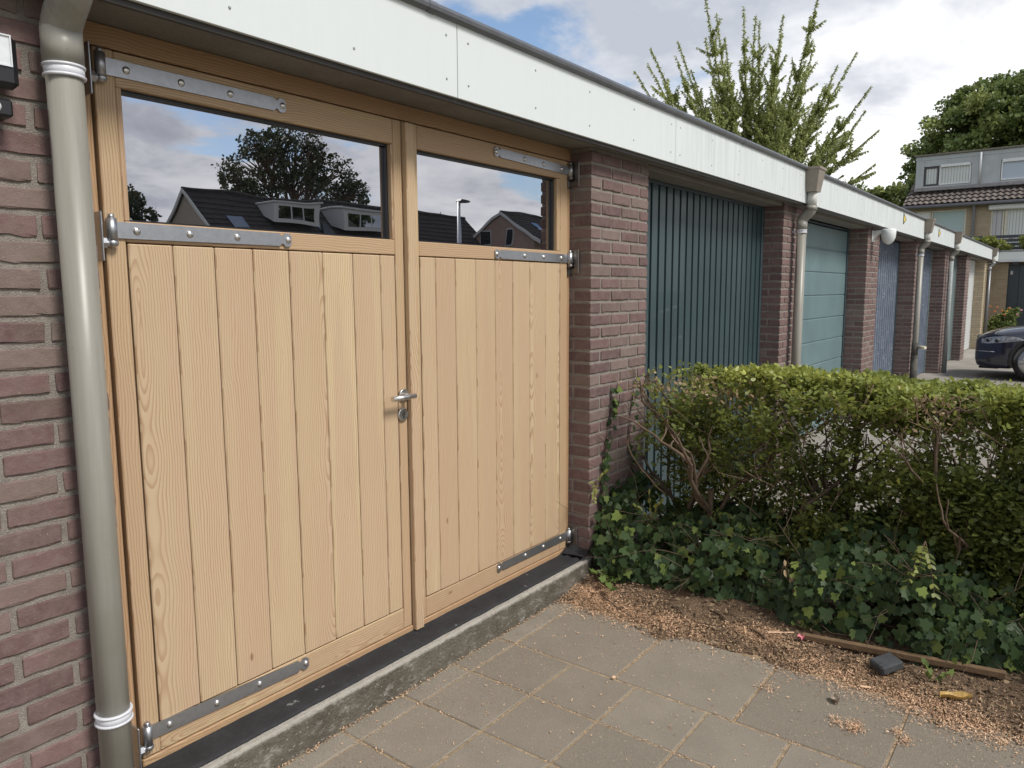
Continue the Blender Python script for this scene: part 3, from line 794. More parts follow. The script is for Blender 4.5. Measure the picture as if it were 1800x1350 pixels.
# ------------------------------------------------------------------ drainpipes
def pipe_thing(label, x, yw=-.19, hop=True, mats=(PVC, PVC, PVC), zbot=-1.55, d=.039, group=None, zc=.43, clips=(.28, -.9), dark=False, upper=None, yoff=-.262):
    t = thing("drainpipe", label, "drainpipe", (x, yw, zbot), group)
    yo = yoff
    mb = MB(); mb.tube([(x, yw, zbot), (x, yw, zc - .05)], d, 28); mb.build("pipe", [mats[0]], t)
    # swan neck made of two sockets
    mb = MB()
    mb.tube([(x, yw, zc - .062), (x, yw, zc + .018)], d + .0048, 28)
    mb.tube([(x, yw, zc + .018), (x, yw, zc + .020), (x, yw - .002, zc + .024)], [d + .0045, d + .0045, d + .0035], 28)
    bp = []
    for i in range(13):
        u = i / 12; e = u * u * (3 - 2 * u); bp.append((x, yw + (yo - yw) * e, zc + .014 + .10 * u))
    mb.tube(bp, d + .0038, 28)
    mb.tube([(x, yo, zc + .098), (x, yo, zc + .135)], d + .0065, 28)
    mb.build("swan_neck", [mats[1]], t)
    mb = MB(); mb.tube([(x, yo, zc + .125), (x, yo, .80)], d, 28); mb.build("upper_pipe", [upper or PVCLIGHT], t)
    if hop:
        mb = MB(); zt, zb = .985, .79; 
        def ring(z, a, b, y0): return [(x - a, y0 - b, z), (x + a, y0 - b, z), (x + a, -.2275, z), (x - a, -.2275, z)]
        V = ring(zb, .062, .050, yo) + ring(zt - .02, .088, .075, yo) + ring(zt - .02, .094, .081, yo) + ring(zt, .094, .081, yo)
        F = [(3, 2, 1, 0)] + [(4 * j + i, 4 * j + (i + 1) % 4, 4 * j + 4 + (i + 1) % 4, 4 * j + 4 + i) for j in range(3) for i in range(4)] + [(12, 13, 14, 15)]
        mb.add(V, F, None, (.5,) * 3); mb.build("hopper", [PVCBROWN], t)
    for z in clips:
        mb = MB(); r = d + .0065
        mb.tube([(x, yw, z - .0135), (x, yw, z + .0135)], d + .0035, 28)
        for dz in (-.0115, .0115):
            mb.tube([(x, yw, z + dz - .0035), (x, yw, z + dz - .0018), (x, yw, z + dz + .0018), (x, yw, z + dz + .0035)], [d + .004, r, r, d + .004], 28)
        mb.box(x - .012, x + .012, yw, -.118, z - .01, z + .01, .002)
        mb.build("pipe_clip", [CLIP], t)
    return t
GP = "grey drainpipes along the garage row"
pipe_thing("thick olive grey drainpipe nearest the camera, beside the wooden door", .803, -.178, clips=(.508, -1.09), group=GP, zc=.583, upper=PVC)
pipe_thing("cream grey drainpipe between the dark teal and sea green doors", 6.50, clips=(.475,), group=GP, zc=.545)
t3 = pipe_thing("pale drainpipe with a blackened foot beside the blue corrugated door", 12.28, clips=(.475,), group=GP, zc=.545)
mb = MB(); mb.tube([(12.28, -.19, -1.55), (12.28, -.19, -.98)], .050, 20); mb.tube([(12.28, -.19, -.98), (12.28, -.19, -.80)], .047, 20); mb.build("cast_iron_foot", [mat_rough("rusty_iron", (.05, .05, .045), (.14, .13, .11), 12, 60, .003, .8)], t3)
mb = MB(); mb.tube([(12.28, -.23, -.86), (12.28 - .10, -.34, -.86)], .024, 12); mb.build("side_outlet", [mat_plain("cream_plastic", (.6, .56, .42), .4)], t3)
PVCM = mat_rough("lichen_pvc", (.34, .36, .34), (.22, .25, .26), 5, 40, .001, .5)
pipe_thing("mottled blue grey drainpipe, fourth along the row", 15.45, clips=(), group=GP, zc=.545, mats=(PVCM, PVC, PVC))
pipe_thing("bent zinc drainpipe by the yellow brick corner", 22.35, clips=(), group=GP, zc=.50, mats=(ZINC, mat_plain("zinc_bend", (.34, .35, .37), .45, .6), ZINC))

# ------------------------------------------------------------------ fittings on the wall
fl = thing("floodlight", "black outdoor floodlight with motion sensor on the brick wall", "floodlight", (.60, -.12, .45))
mb = MB(); mb.box(.500, .707, -.190, -.160, .446, .565, .014, 0); mb.box(.57, .62, -.162, -.118, .46, .52, .004); mb.build("lamp_body", [BLACK], fl)
mb = MB()
RF = mat_plain("reflector", (.62, .64, .66), .25)
def fr(x0, x1, z0, z1, y): return [(x0, y, z0), (x1, y, z0), (x1, y, z1), (x0, y, z1)]
mb.box(.512, .692, -.1935, -.1902, .492, .495, 0); mb.box(.512, .692, -.1935, -.1902, .556, .559, 0); mb.box(.512, .515, -.1935, -.1902, .495, .556, 0); mb.box(.689, .692, -.1935, -.1902, .495, .556, 0)
V = fr(.515, .689, .495, .556, -.1905) + fr(.535, .669, .507, .546, -.1903)
mb.add(V, [(0, 1, 5, 4), (1, 2, 6, 5), (2, 3, 7, 6), (3, 0, 4, 7), (4, 5, 6, 7)], None, (.5,) * 3, 0)
mb.build("reflector", [RF], fl)
mb = MB()
for i in range(7):
    for j in range(4): mb.box(.548 + i * .0165, .555 + i * .0165, -.1916, -.1904, .510 + j * .009, .515 + j * .009, .0003, 0)
mb.build("lamp_chip", [mat_plain("led_chip", (.75, .55, .35), .4)], fl)
mb = MB(); mb.tube([(.625, -.175, .448), (.630, -.170, .424)], [.014, .011], 10); mb.box(.60, .690, -.182, -.119, .386, .425, .005); mb.build("sensor_housing", [BLACK], fl)
mb = MB(); mb.ell((.650, -.181, .405), (.017, .012, .014), 16, 10); mb.build("sensor_lens", [WHITEP], fl)

cm = thing("security_camera", "white domed security camera on a bracket at the top of a brick pier", "security camera", (9.5, -.12, .62))
mb = MB()
mb.box(9.40, 9.52, -.136, -.121, .53, .66, .004); mb.prism([(-.136, .655), (-.30, .662), (-.30, .635), (-.19, .62), (-.136, .56)], 'x', 9.42, 9.50)
mb.build("wall_bracket", [WHITEP], cm)
mb = MB(); z0 = .625
mb.tube([(9.46, -.29, z0 + .045), (9.46, -.29, z0 + .035), (9.46, -.29, z0 - .02), (9.46, -.29, z0 - .055), (9.46, -.29, z0 - .09), (9.46, -.29, z0 - .115), (9.46, -.29, z0 - .13)], [.070, .078, .076, .072, .058, .036, .006], 24)
mb.build("camera_dome", [WHITEP], cm)
YEL = mat_plain("sign_yellow", (.70, .55, .10), .4); BLK = mat_plain("sign_black", (.02, .02, .02), .4)
for x, z, s_, lab in ((10.70, .872, .070, "small yellow and black triangular sign, the one nearer the domed camera"), (13.6, .86, .070, "small yellow and black triangular sign, the farther one on the fascia")):
    sg = thing("triangle_sign", lab, "sign", (x, -.228, z), "triangular signs on the fascia")
    mb = MB(); w = s_ * 1.9
    mb.prism([(x - w * .62, z - s_), (x + w * .9, z), (x - w * .62, z + s_)], 'y', -.231, -.2265); mb.build("sign_plate", [BLK], sg)
    mb = MB(); k = .66; mb.prism([(x - w * .52, z - s_ * k), (x + w * .62, z), (x - w * .52, z + s_ * k)], 'y', -.2328, -.2312); mb.build("sign_face", [YEL], sg)
# ------------------------------------------------------------------ hedge
def vnoise(P, s, o=0.0):
    return np.array([mn.noise(Vector((p[0] * s + o, p[1] * s, p[2] * s))) for p in P])
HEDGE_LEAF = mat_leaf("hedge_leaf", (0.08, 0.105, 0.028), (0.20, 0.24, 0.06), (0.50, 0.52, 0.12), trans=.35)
IVY_LEAF = mat_leaf("ivy_leaf", (0.018, 0.036, 0.012), (0.05, 0.085, 0.028), (0.20, 0.26, 0.06), rough=.5, trans=.12, spec=.25)
DRY = mat_leaf("dry_leaf", (0.18, 0.10, 0.05), (0.32, 0.20, 0.11), (0.42, 0.33, 0.20), rough=.8, trans=.2)
HX0, HX1, HY0, HY1 = 3.42, 4.02, -.27, -3.3
hedge = thing("hedge", "clipped privet hedge with bare twiggy middle running out from the brick pier", "hedge", (3.72, -1.5, G0))
def hedge_top(y): return -.410 + .014 * math.sin(y * 5.3 + .6) + .012 * math.sin(y * 13.1) 
def make_hedge():
    n = 560000
    P = np.empty((n, 3)); P[:, 0] = rng.uniform(HX0, HX1, n); P[:, 1] = rng.uniform(HY1, HY0, n)
    zt = np.array([hedge_top(y) for y in P[:, 1]])
    dtop = rng.random(n) ** 1.0 * 1.0
    P[:, 2] = zt - dtop
    # shape: rounded top edges, uneven left end
    fx = np.minimum(P[:, 0] - HX0, HX1 - P[:, 0])
    edge = np.clip(fx / .10, 0, 1)
    keep = (zt - P[:, 2]) > .07 * (1 - edge) ** 2
    d = zt - P[:, 2]
    c = vnoise(P, 3.3, 4.0) ; c2 = vnoise(P, 9.0, 9.0)
    right = np.clip((-P[:, 1] - 1.15) / .6, 0, 1)
    surf = np.exp(-np.abs(P[:, 0] - HX0 - .03) / .06) * .8 + np.exp(-np.abs(HX1 - P[:, 0]) / .05) * .25 + .14
    dens = np.where(d < .17, 1.25 * np.exp(-d / .16) + .25, 0)
    mid = (1.45 + 2.4 * right) * np.maximum(surf, .42)
    dens = np.maximum(dens, mid * np.clip(1.15 - d * .55, .25, 1))
    dens *= np.clip(.62 + 2.6 * c + 1.6 * c2, 0.03, 1.6)
    lend = np.clip((HY0 - P[:, 1]) / .10, 0, 1); dens *= lend
    dens *= np.where((d > .16) & (d < .8), 1.0 - .12 * (1 - right), 1.0)
    keep &= rng.random(n) < dens * .42
    P = P[keep]; d = d[keep]; n = len(P); right = right[keep]; print('hedge leaves', n)
    D = rdir(n); D[:, 2] = np.abs(D[:, 2]) * .6 + .05; D[:, 0] -= .30
    U = rdir(n); U[:, 2] *= .35
    L = rng.uniform(.014, .038, n); W = L * rng.uniform(.48, .62, n)
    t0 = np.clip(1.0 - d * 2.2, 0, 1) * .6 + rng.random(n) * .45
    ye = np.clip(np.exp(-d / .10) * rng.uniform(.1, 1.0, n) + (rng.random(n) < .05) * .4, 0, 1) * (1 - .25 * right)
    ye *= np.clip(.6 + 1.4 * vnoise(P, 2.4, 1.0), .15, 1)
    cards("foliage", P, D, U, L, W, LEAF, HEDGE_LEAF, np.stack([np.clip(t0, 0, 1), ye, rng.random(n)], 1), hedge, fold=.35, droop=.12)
    # dead brown patches among the top
    k = 260; Q = np.stack([rng.normal(3.50, .05, k), rng.choice([-.70, -1.62, -.36], k) + rng.normal(0, .09, k), rng.normal(-.50, .035, k)], 1)
    cards("dry_foliage", Q, rdir(k), rdir(k), rng.uniform(.018, .03, k), rng.uniform(.01, .016, k), LEAF, DRY, rng.random((k, 3)), hedge, fold=.5)
make_hedge()
def grow(mb, p, d, r, length, depth, spread=.55, up_=.25, zmax=None, seg=5, split=(2, 3), mi=0, shrink=.66):
    pts = [p]; rad = [r]; q = Vector(p); dd = Vector(d).normalized(); ns = 4
    for i in range(ns):
        dd = (dd + Vector((random.gauss(0, .16), random.gauss(0, .16), random.gauss(0, .10) + up_ * .12))).normalized()
        q = q + dd * length / ns
        if zmax is not None and q.z > zmax: q.z = zmax - random.random() * .03
        pts.append(q.copy()); rad.append(r * (1 - .32 * (i + 1) / ns))
    mb.tube(pts, rad, seg, cap=False, mi=mi)
    if depth > 0:
        for k in range(random.randint(*split)):
            nd_ = (dd + Vector((random.gauss(0, spread), random.gauss(0, spread), random.gauss(0, spread * .6) + up_))).normalized()
            b = pts[random.randint(2, ns)]
            grow(mb, b, nd_, r * shrink, length * random.uniform(.55, .85), depth - 1, spread, up_, zmax, max(3, seg - 1), split, mi, shrink)
stems = [(-.34, 0), (-.50, .1), (-.66, -.1), (-.82, .1), (-1.0, 0), (-1.16, .12), (-1.34, -.08), (-1.5, .06), (-1.7, -.05), (-1.88, .1), (-2.08, 0), (-2.3, .05), (-2.55, -.05), (-2.8, .05), (-3.05, 0)]
for i, (y, dx) in enumerate(stems):
    mb = MB(); x = 3.70 + dx
    grow(mb, Vector((x, y, G0 + .02)), Vector((random.gauss(-.05, .15), random.gauss(0, .3), 1)), random.uniform(.012, .021), .50, 3, .6, .28, hedge_top(y) - .06, 7, (2, 3))
    mb.build("stem", [BARK], hedge, recalc=False)
mb = MB()
for i in range(300):
    y = random.uniform(HY1, HY0 - .03); x = random.uniform(HX0 + .02, HX1 - .05); z = random.uniform(-1.15, -.50)
    grow(mb, Vector((x, y, z)), Vector((random.gauss(-.2, .6), random.gauss(0, .7), .6)), random.uniform(.0016, .0034), random.uniform(.12, .26), 1, .6, .3, hedge_top(y) - .01, 4, (1, 2))
tw = mb.build("twigs", [PETIOLE], hedge, recalc=False); tw['kind'] = 'stuff'

# ------------------------------------------------------------------ ivy under the hedge
ivy = thing("ivy_bank", "dark green ivy sprawling over the foot of the hedge and the pier", "ivy", (3.5, -1.4, G0))
def make_ivy():
    n = 20000
    y = rng.uniform(-3.3, .0, n); a = rng.random(n)
    topz = -1.17 + .06 * np.sin(y * 3.1) + .05 * np.sin(y * 7.7 + 1) - .04 * (y < -1.5) + .10 * np.exp(-((y + .2) / .18) ** 2)
    front = 3.31 + .035 * np.sin(y * 5.0) + .03 * np.sin(y * 12.7 + 2) + .05 * np.exp(-((y + .05) / .15) ** 2)
    h = topz - G0
    # a bulging front face and a flat top going back under the hedge
    t = a * 1.5
    z = np.where(t < 1, G0 + .01 + h * t, topz)
    x = np.where(t < 1, front + .05 * (2 * t - 1) ** 2 + .10 * t ** 3, front + .15 + (t - 1) * .9)
    j = rng.normal(0, 1, (n, 3)) * np.array([.035, .02, .035])
    P = np.stack([x, y, z], 1) + j; P[:, 2] = np.maximum(P[:, 2], G0 + .015)
    den = vnoise(P, 5.0, 2.0); keep = rng.random(n) < np.clip(.62 + 1.6 * den, .08, 1)
    keep &= ~((P[:, 1] > -.125) & (P[:, 0] > 3.22))
    P = P[keep]; t = t[keep]; n = len(P)
    # blades hang and face outward
    N = np.stack([-np.ones(n) + rng.normal(0, .35, n), rng.normal(-.25, .5, n), rng.uniform(.1, .9, n) + (t > 1) * .9], 1)
    D = np.stack([rng.normal(0, .4, n), rng.normal(0, .65, n), -np.ones(n) + rng.normal(0, .45, n)], 1)
    N /= np.linalg.norm(N, axis=1, keepdims=True); D -= (D * N).sum(1, keepdims=True) * N
    U = np.cross(N, D)
    L = rng.uniform(.022, .068, n) * np.where(rng.random(n) < .25, .7, 1.0); W = L * rng.uniform(.85, 1.05, n)
    tone = np.stack([np.clip(rng.normal(.45, .3, n), 0, 1), (rng.random(n) < .10) * rng.random(n) * .9, rng.random(n)], 1)
    o = cards("ivy_leaves", P, D, U, L, W, IVY, IVY_LEAF, tone, ivy, fold=-.28, droop=.18); o['kind'] = 'stuff'
    mb = MB()
    for i in range(150):
        yy = random.uniform(-3.2, -.1); q = Vector((3.42 + random.gauss(0, .04), yy, random.uniform(-1.5, -1.15)))
        grow(mb, q, Vector((-.3, random.gauss(0, .8), random.gauss(0, .5))), .0022, random.uniform(.1, .3), 1, .5, .0, None, 4, (1, 2))
    mb.build("runners", [BARK], ivy, recalc=False)['kind'] = 'stuff'
make_ivy()
def climber(name, label, x, z0, z1, n, w, x1=None):
    t = thing(name, label, "ivy", (x, -.13, z0))
    mb = MB(); pts = []
    x1 = x if x1 is None else x1
    for i in range(13):
        u = i / 12; pts.append((x + (x1 - x) * u + .018 * math.sin(u * 9), -.127, z0 + (z1 - z0) * u))
    mb.tube(pts, [.004 - .0025 * i / 12 for i in range(13)], 5)
    for k in range(7):
        i = random.randint(1, 10); p = Vector(pts[i]); mb.tube([p, p + Vector((random.gauss(0, .05), -.01, .05)), p + Vector((random.gauss(0, .09), -.008, .12))], [.002, .0016, .001], 4)
    mb.build("stem", [BARK], t)
    u = rng.random(n) ** 1.2; P = np.stack([x + (x1 - x) * u + .018 * np.sin(u * 9) + rng.normal(0, w, n) * (1.15 - u), np.full(n, -.135) - rng.random(n) * .03, z0 + (z1 - z0) * u], 1)
    N = np.stack([rng.normal(-.2, .3, n), -np.ones(n), rng.uniform(0, .7, n)], 1); N /= np.linalg.norm(N, axis=1, keepdims=True)
    D = np.stack([rng.normal(0, .6, n), np.zeros(n), -np.ones(n)], 1); D -= (D * N).sum(1, keepdims=True) * N
    L = rng.uniform(.022, .048, n)
    cards("leaves", P, D, np.cross(N, D), L, L * .9, IVY, IVY_LEAF, np.stack([rng.random(n) * .7, (rng.random(n) < .2) * .6, rng.random(n)], 1), t, fold=-.25, droop=.15)
    return t
climber("climbing_ivy", "ivy runner climbing highest up the front of the brick pier", 3.33, -1.35, -.52, 70, .022, 3.455)
climber("climbing_ivy", "thin bare ivy stem on the brick pier closer to the dark teal door", 3.66, -1.15, -.42, 22, .018, 3.70)
# fern like weed and a sprig leaning off the ivy
def sprig(name, label, base, tips, mat, L=.03, W=.016, shape=LEAF, n=9, cat="weed", tone=(.5, .5, .5)):
    t = thing(name, label, cat, base); mb = MB(); P = []; D = []
    for tip in tips:
        a = Vector(base); b = Vector(tip); m = (a + b) / 2 + Vector((0, 0, .25 * (b - a).length * .5))
        pts = [a.lerp(m, u / 4) if u <= 4 else m.lerp(b, (u - 4) / 4) for u in range(9)]
        mb.tube(pts, [.0022 - .00018 * i for i in range(9)], 5)
        for k in range(n):
            i = min(8, 2 + int(k * 7 / n)); P.append(pts[i]); dv = (b - a).normalized(); s_ = 1 if k % 2 else -1
            D.append(dv + dv.cross(Vector((0, 0, 1))) * s_ * 1.1 + Vector((0, 0, .25)))
    mb.build("stem", [PETIOLE], t)
    n_ = len(P); P = np.array([tuple(p) for p in P]); D = np.array([tuple(p) for p in D]); D /= np.linalg.norm(D, axis=1, keepdims=True)
    U = np.cross(D, np.tile([-.3, -.3, 1.0], (n_, 1)) + rng.normal(0, .2, (n_, 3)))
    tn = np.tile(tone, (n_, 1)) + rng.normal(0, .12, (n_, 3))
    cards("leaves", P, D, U, rng.uniform(.7, 1.2, n_) * L, rng.uniform(.8, 1.1, n_) * W, shape, mat, np.clip(tn, 0, 1), t, fold=-.25, droop=.15)
    return t
g = G0
sprig("ivy_sprig", "bright ivy sprig lying on the shavings by the end of the step", (3.263, -0.275, g + .02), [(3.078, -0.304, g + .07), (3.03, -0.381, g + .06), (3.107, -0.216, g + .09)], IVY_LEAF, .055, .05, IVY, 5, "ivy", (.8, .35, .5))
sprig("small_weed", "little green weed beside the yellow leaf", (3.107, -1.75, g + .01), [(3.059, -1.731, g + .07), (3.117, -1.809, g + .07), (3.146, -1.712, g + .08)], IVY_LEAF, .026, .022, IVY, 5, "weed", (.7, .5, .5))
sprig("small_weed", "little green weed beside the pink petal", (3.263, -1.246, g + .01), [(3.204, -1.226, g + .08), (3.263, -1.294, g + .09), (3.233, -1.178, g + .05)], IVY_LEAF, .028, .024, IVY, 5, "weed", (.7, .3, .5))
sprig("fern_weed", "pale fern-like weed growing out of the base of the pier corner", (3.285, -.14, -1.02), [(3.19, -.17, -.99), (3.17, -.20, -1.03), (3.33, -.18, -.95), (3.25, -.15, -1.10)], HEDGE_LEAF, .024, .012, LEAF, 10, "weed", (.6, .3, .5))
sprig("leafy_shoot", "light green privet shoot drooping in front of the ivy, right of the frame", (3.36, -1.66, -1.03), [(3.27, -1.62, -1.20), (3.28, -1.72, -1.25), (3.24, -1.66, -1.12)], HEDGE_LEAF, .03, .016, LEAF, 12, "shoot", (.5, .15, .5))
sprig("leafy_shoot", "light green privet shoot rising from the ivy nearest the pier", (3.36, -.42, -1.18), [(3.30, -.44, -1.02), (3.31, -.50, -1.06), (3.30, -.36, -1.10)], HEDGE_LEAF, .03, .016, LEAF, 9, "shoot", (.6, .25, .5))

# ------------------------------------------------------------------ shavings, sticks and litter
SHAV = mat_leaf("wood_shavings", (0.60, 0.37, 0.235), (0.76, 0.53, 0.34), (0.36, 0.23, 0.14), rough=.8, trans=.1)
def hz(x, y): return G0 + soil_h(x, y)
def shavings():
    P = []; 
    def put(x, y, dz=.0):
        P.append((x, y, max(hz(x, y) if x > 2.75 else G0, G0) + .003 + random.random() * .006 + dz))
    heaps = [(3.03, -0.255, 0.07, 0.06, 1900), (2.971, -0.498, 0.05, 0.14, 1900), (2.991, -0.741, 0.05, 0.09, 1100), (3.107, -1.08, 0.035, 0.06, 1500), (3.01, -1.372, 0.07, 0.12, 1100), (2.991, -1.615, 0.07, 0.16, 1900), (2.913, -1.809, 0.05, 0.12, 1100), (2.874, -1.954, 0.05, 0.1, 500), (2.641, -1.576, 0.025, 0.018, 190), (2.636, -1.517, 0.02, 0.015, 60), (2.661, -1.731, 0.018, 0.012, 90), (2.699, -1.702, 0.012, 0.01, 50), (2.719, -1.246, 0.022, 0.018, 60), (3.068, -0.352, 0.1, 0.12, 1200)]
    for cx, cy, sx, sy, n in heaps:
        for i in range(int(n * 2.3)): put(random.gauss(cx, sx), random.gauss(cy, sy), abs(random.gauss(0, .004)))
    for i in range(5000):
        y = random.uniform(-2.6, -.11); e = soil_edge(y); put(e + random.gauss(.10, .13), y)
    for i in range(1500): put(random.uniform(1.2, 3.0), -random.random() ** 1.3 * 1.9 - .15)
    # swept into the joints
    for i in range(2600):
        k = random.random()
        if k < .5: x = 2.432 - .2918 * random.randint(0, 4) + random.gauss(0, .003); y = random.uniform(-1.9, -.16)
        elif k < .85: x = random.uniform(1.3, 2.5); y = -.250 - .2928 * random.randint(0, 5) + random.gauss(0, .003)
        else: x = random.uniform(2.43, 2.92); y = -.250 - .485 * random.randint(0, 3) + random.gauss(0, .003)
        if mn.noise(Vector((x * 4, y * 4, 1))) > -.12: P.append((x, y, G0 - .001 + random.random() * .002))
    for i in range(700): P.append((random.uniform(1.2, 3.2), -.152 - abs(random.gauss(0, .010)), G0 + .003 + random.random() * .003))
    P = np.array(P); n = len(P)
    D = rdir(n); D[:, 2] *= .25; U = rdir(n); U[:, 2] *= .35
    small = rng.random(n) < .8; L = np.where(small, rng.uniform(.0018, .0045, n), rng.uniform(.005, .012, n)); W = np.where(small, L * .55, rng.uniform(.002, .004, n))
    yel = np.clip(rng.random(n) ** 3 * .8 + (vnoise(P, 6.0, 3.0) > .08) * .45 * (P[:, 0] > 2.92), 0, 1)
    o = cards("wood_shavings", P, D, U, L, W, [(0, -.5), (0, .5), (.5, .55), (1, .5), (1, -.5), (.5, -.45)], SHAV, np.stack([rng.random(n), yel, rng.random(n)], 1), None, fold=0, droop=.35)
    tag(o, "pinkish wood shavings and sawdust strewn along the soil edge", "wood shavings", None, 'stuff')
    n = 5200; y = rng.uniform(-2.9, -.12, n); e = np.array([soil_edge(v) for v in y]); x = e + np.abs(rng.normal(.18, .14, n))
    P = np.stack([x, y, [hz(a, b) + .006 for a, b in zip(x, y)]], 1)
    D = rdir(n); D[:, 2] *= .3; U = rdir(n); U[:, 2] *= .4; L = rng.uniform(.008, .028, n)
    o = cards("leaf_litter", P, D, U, L, L * rng.uniform(.12, .6, n), LEAF, DRYD, rng.random((n, 3)), None, fold=.4, droop=.2)
    tag(o, "dark dead leaf litter and twig bits over the soil bed", "leaf litter", None, 'stuff')
DRYD = mat_leaf("dark_litter", (0.06, 0.042, 0.028), (0.14, 0.095, 0.06), (0.28, 0.20, 0.12), rough=.85, trans=.05)
shavings()
OLDW = mat_rough("old_wood", (.20, .13, .075), (.13, .085, .05), 20, 90, .003)
def long_box(name, label, cat, a, b, w, h, mat, bev=.003, group=None):
    a = Vector(a); b = Vector(b); d = (b - a); L = d.length; mb = MB()
    mb.box(0, L, -w / 2, w / 2, 0, h, bev, 0, 'x'); o = mb.build(name, [mat]); o.location = a
    o.rotation_euler = d.to_track_quat('X', 'Z').to_euler(); tag(o, label, cat, group); return o
long_box("wooden_stake", "thin weathered wooden stake lying along the foot of the ivy", "stake", (3.165, -1.246, g + .026), (3.243, -1.974, g + .052), .026, .026, OLDW)
def paver():
    mb = MB(); mb.box(-.050, .050, -.038, .038, 0, .036, .006, 0, 'x'); o = mb.build("paving_block", [mat_rough("dark_block", (.05, .053, .058), (.075, .078, .083), 20, 130, .002)])
    o.location = (3.097, -1.59, g + .034); o.rotation_euler = (R(4), R(-10), R(-38)); tag(o, "small dark grey paving block half sunk in the shavings", "block")
paver()
def litter(name, label, cat, loc, L, W, col, shape=LEAF, rz=0, curl=.3, group=None):
    m = mat_plain(name + "_colour", col, .6, var=.35, scale=90); mb = MB(); k = 9; V = []; F = []
    for i in range(k):
        t = i / (k - 1); w = W * .5 * math.sin(math.pi * min(1, max(.06, t * .94 + .03))) ** .7 * (1 + .12 * math.sin(i * 5))
        for j in range(5):
            s_ = (j - 2) / 2
            V.append((L * (t - .5), w * s_, curl * W * (s_ * s_) + .004 * math.sin(t * 9 + s_) + .002))
    for i in range(k - 1):
        for j in range(4): a = i * 5 + j; F.append((a, a + 5, a + 6, a + 1))
    o_ = len(V); V += [(v[0], v[1], v[2] + .0012) for v in V]; F += [tuple(o_ + q for q in f[::-1]) for f in F]
    mb.add(V, F, None, (.5,) * 3, 0, True); o = mb.build(name, [m]); o.location = loc; o.rotation_euler = (0, R(-4), rz); tag(o, label, cat, group)
litter("fallen_leaf", "curled yellow fallen leaf lying on the dark soil", "leaf", (3.02, -1.838, hz(3.02, -1.838) + .008), .105, .036, (.44, .29, .085), rz=R(-66), curl=.5)
litter("petal", "pink petal at the end of the wooden stake", "petal", (3.141, -1.25, hz(3.141, -1.25) + .012), .034, .030, (.52, .17, .20), rz=R(20), curl=.35)
litter("fallen_leaf", "grey crumpled leaf on the paving near the shavings edge", "leaf", (2.777, -1.479, G0 + .002), .045, .028, (.27, .22, .17), rz=R(30), curl=.5)
litter("fallen_leaf", "small orange dead leaf half under the ivy", "leaf", (3.311, -1.634, hz(3.311, -1.634) + .02), .035, .022, (.42, .20, .05), rz=R(70), curl=.4)
CH = mat_plain("fresh_chip", (.62, .42, .27), .7, var=.15, scale=120)
chips = [((2.942, -1.547), 0.042, 0.01, -60, 'pale flat wood chip on the inner edge of the shavings'), ((3.107, -1.017), 0.06, 0.007, 25, 'splinter of fresh wood crossing a shavings heap, nearer the pier'), ((3.078, -1.051), 0.05, 0.007, 35, 'second splinter of fresh wood on the shavings heap'), ((3.156, -1.158), 0.12, 0.009, -48, 'long curled splinter lying beside the heap of sawdust'), ((2.427, -0.741), 0.018, 0.012, 10, 'tiny orange wood chip in a paving joint'), ((1.932, -1.061), 0.022, 0.012, 50, 'small orange chip on the paving nearest the camera')]
for (x, y), L, W, rz, lab in chips:
    mb = MB(); mb.box(-L / 2, L / 2, -W / 2, W / 2, 0, .0028, .0009, 0, 'x'); o = mb.build("wood_chip", [CH]); o.location = (x, y, max(hz(x, y) if x > 2.75 else G0, G0) + .008); o.rotation_euler = (R(random.uniform(-12, 12)), R(random.uniform(-8, 8)), R(rz)); tag(o, lab, "wood chip", "fresh wood chips")
def stick(label, pts, r):
    mb = MB(); mb.tube(pts, [r, r * .9, r * .8, r * .55][:len(pts)], 6); o = mb.build("stick", [BARK]); tag(o, label, "stick", "loose sticks at the soil edge")
stick("curved dark twig lying across the edge of the first paving slab", [(3.01, -0.255, g + .012), (2.942, -0.275, g + .012), (2.894, -0.313, g + .008), (2.869, -0.362, g + .006)], .0035)
stick("dark twig lying over the shavings towards the paving", [(3.039, -0.323, g + .03), (2.991, -0.43, g + .02), (2.942, -0.546, g + .012), (2.903, -0.605, g + .006)], .0035)
stick("pale bent twig under the ivy edge", [(3.282, -1.275, g + .07), (3.243, -1.343, g + .05), (3.263, -1.44, g + .055), (3.301, -1.488, g + .06)], .003)
stick("thin pale stem hanging over the ivy", [(3.36, -1.16, -1.22), (3.31, -1.20, -1.28), (3.30, -1.16, -1.36), (3.29, -1.12, -1.40)], .0025)
for i, (x, y) in enumerate([(3.107, -0.663), (3.185, -0.838), (3.127, -1.032)]):
    stick(["short dark stick in the litter between the ivy sprig and the hedge", "knobbly stick in the litter under the hedge edge", "dark root end poking out beside the sawdust heap"][i], [(x, y, hz(x, y) + .012), (x - .02, y - .05, hz(x, y) + .018), (x - .05, y - .09, hz(x, y) + .012)], .005)

sprig("dead_sprig", "brown dead sprig with shrivelled pinkish leaves hanging on the ivy", (3.30, -1.18, -1.40), [(3.27, -1.13, -1.27), (3.28, -1.12, -1.22)], DRY, .034, .024, LEAF, 4, "dead twig", (.9, .5, .5))
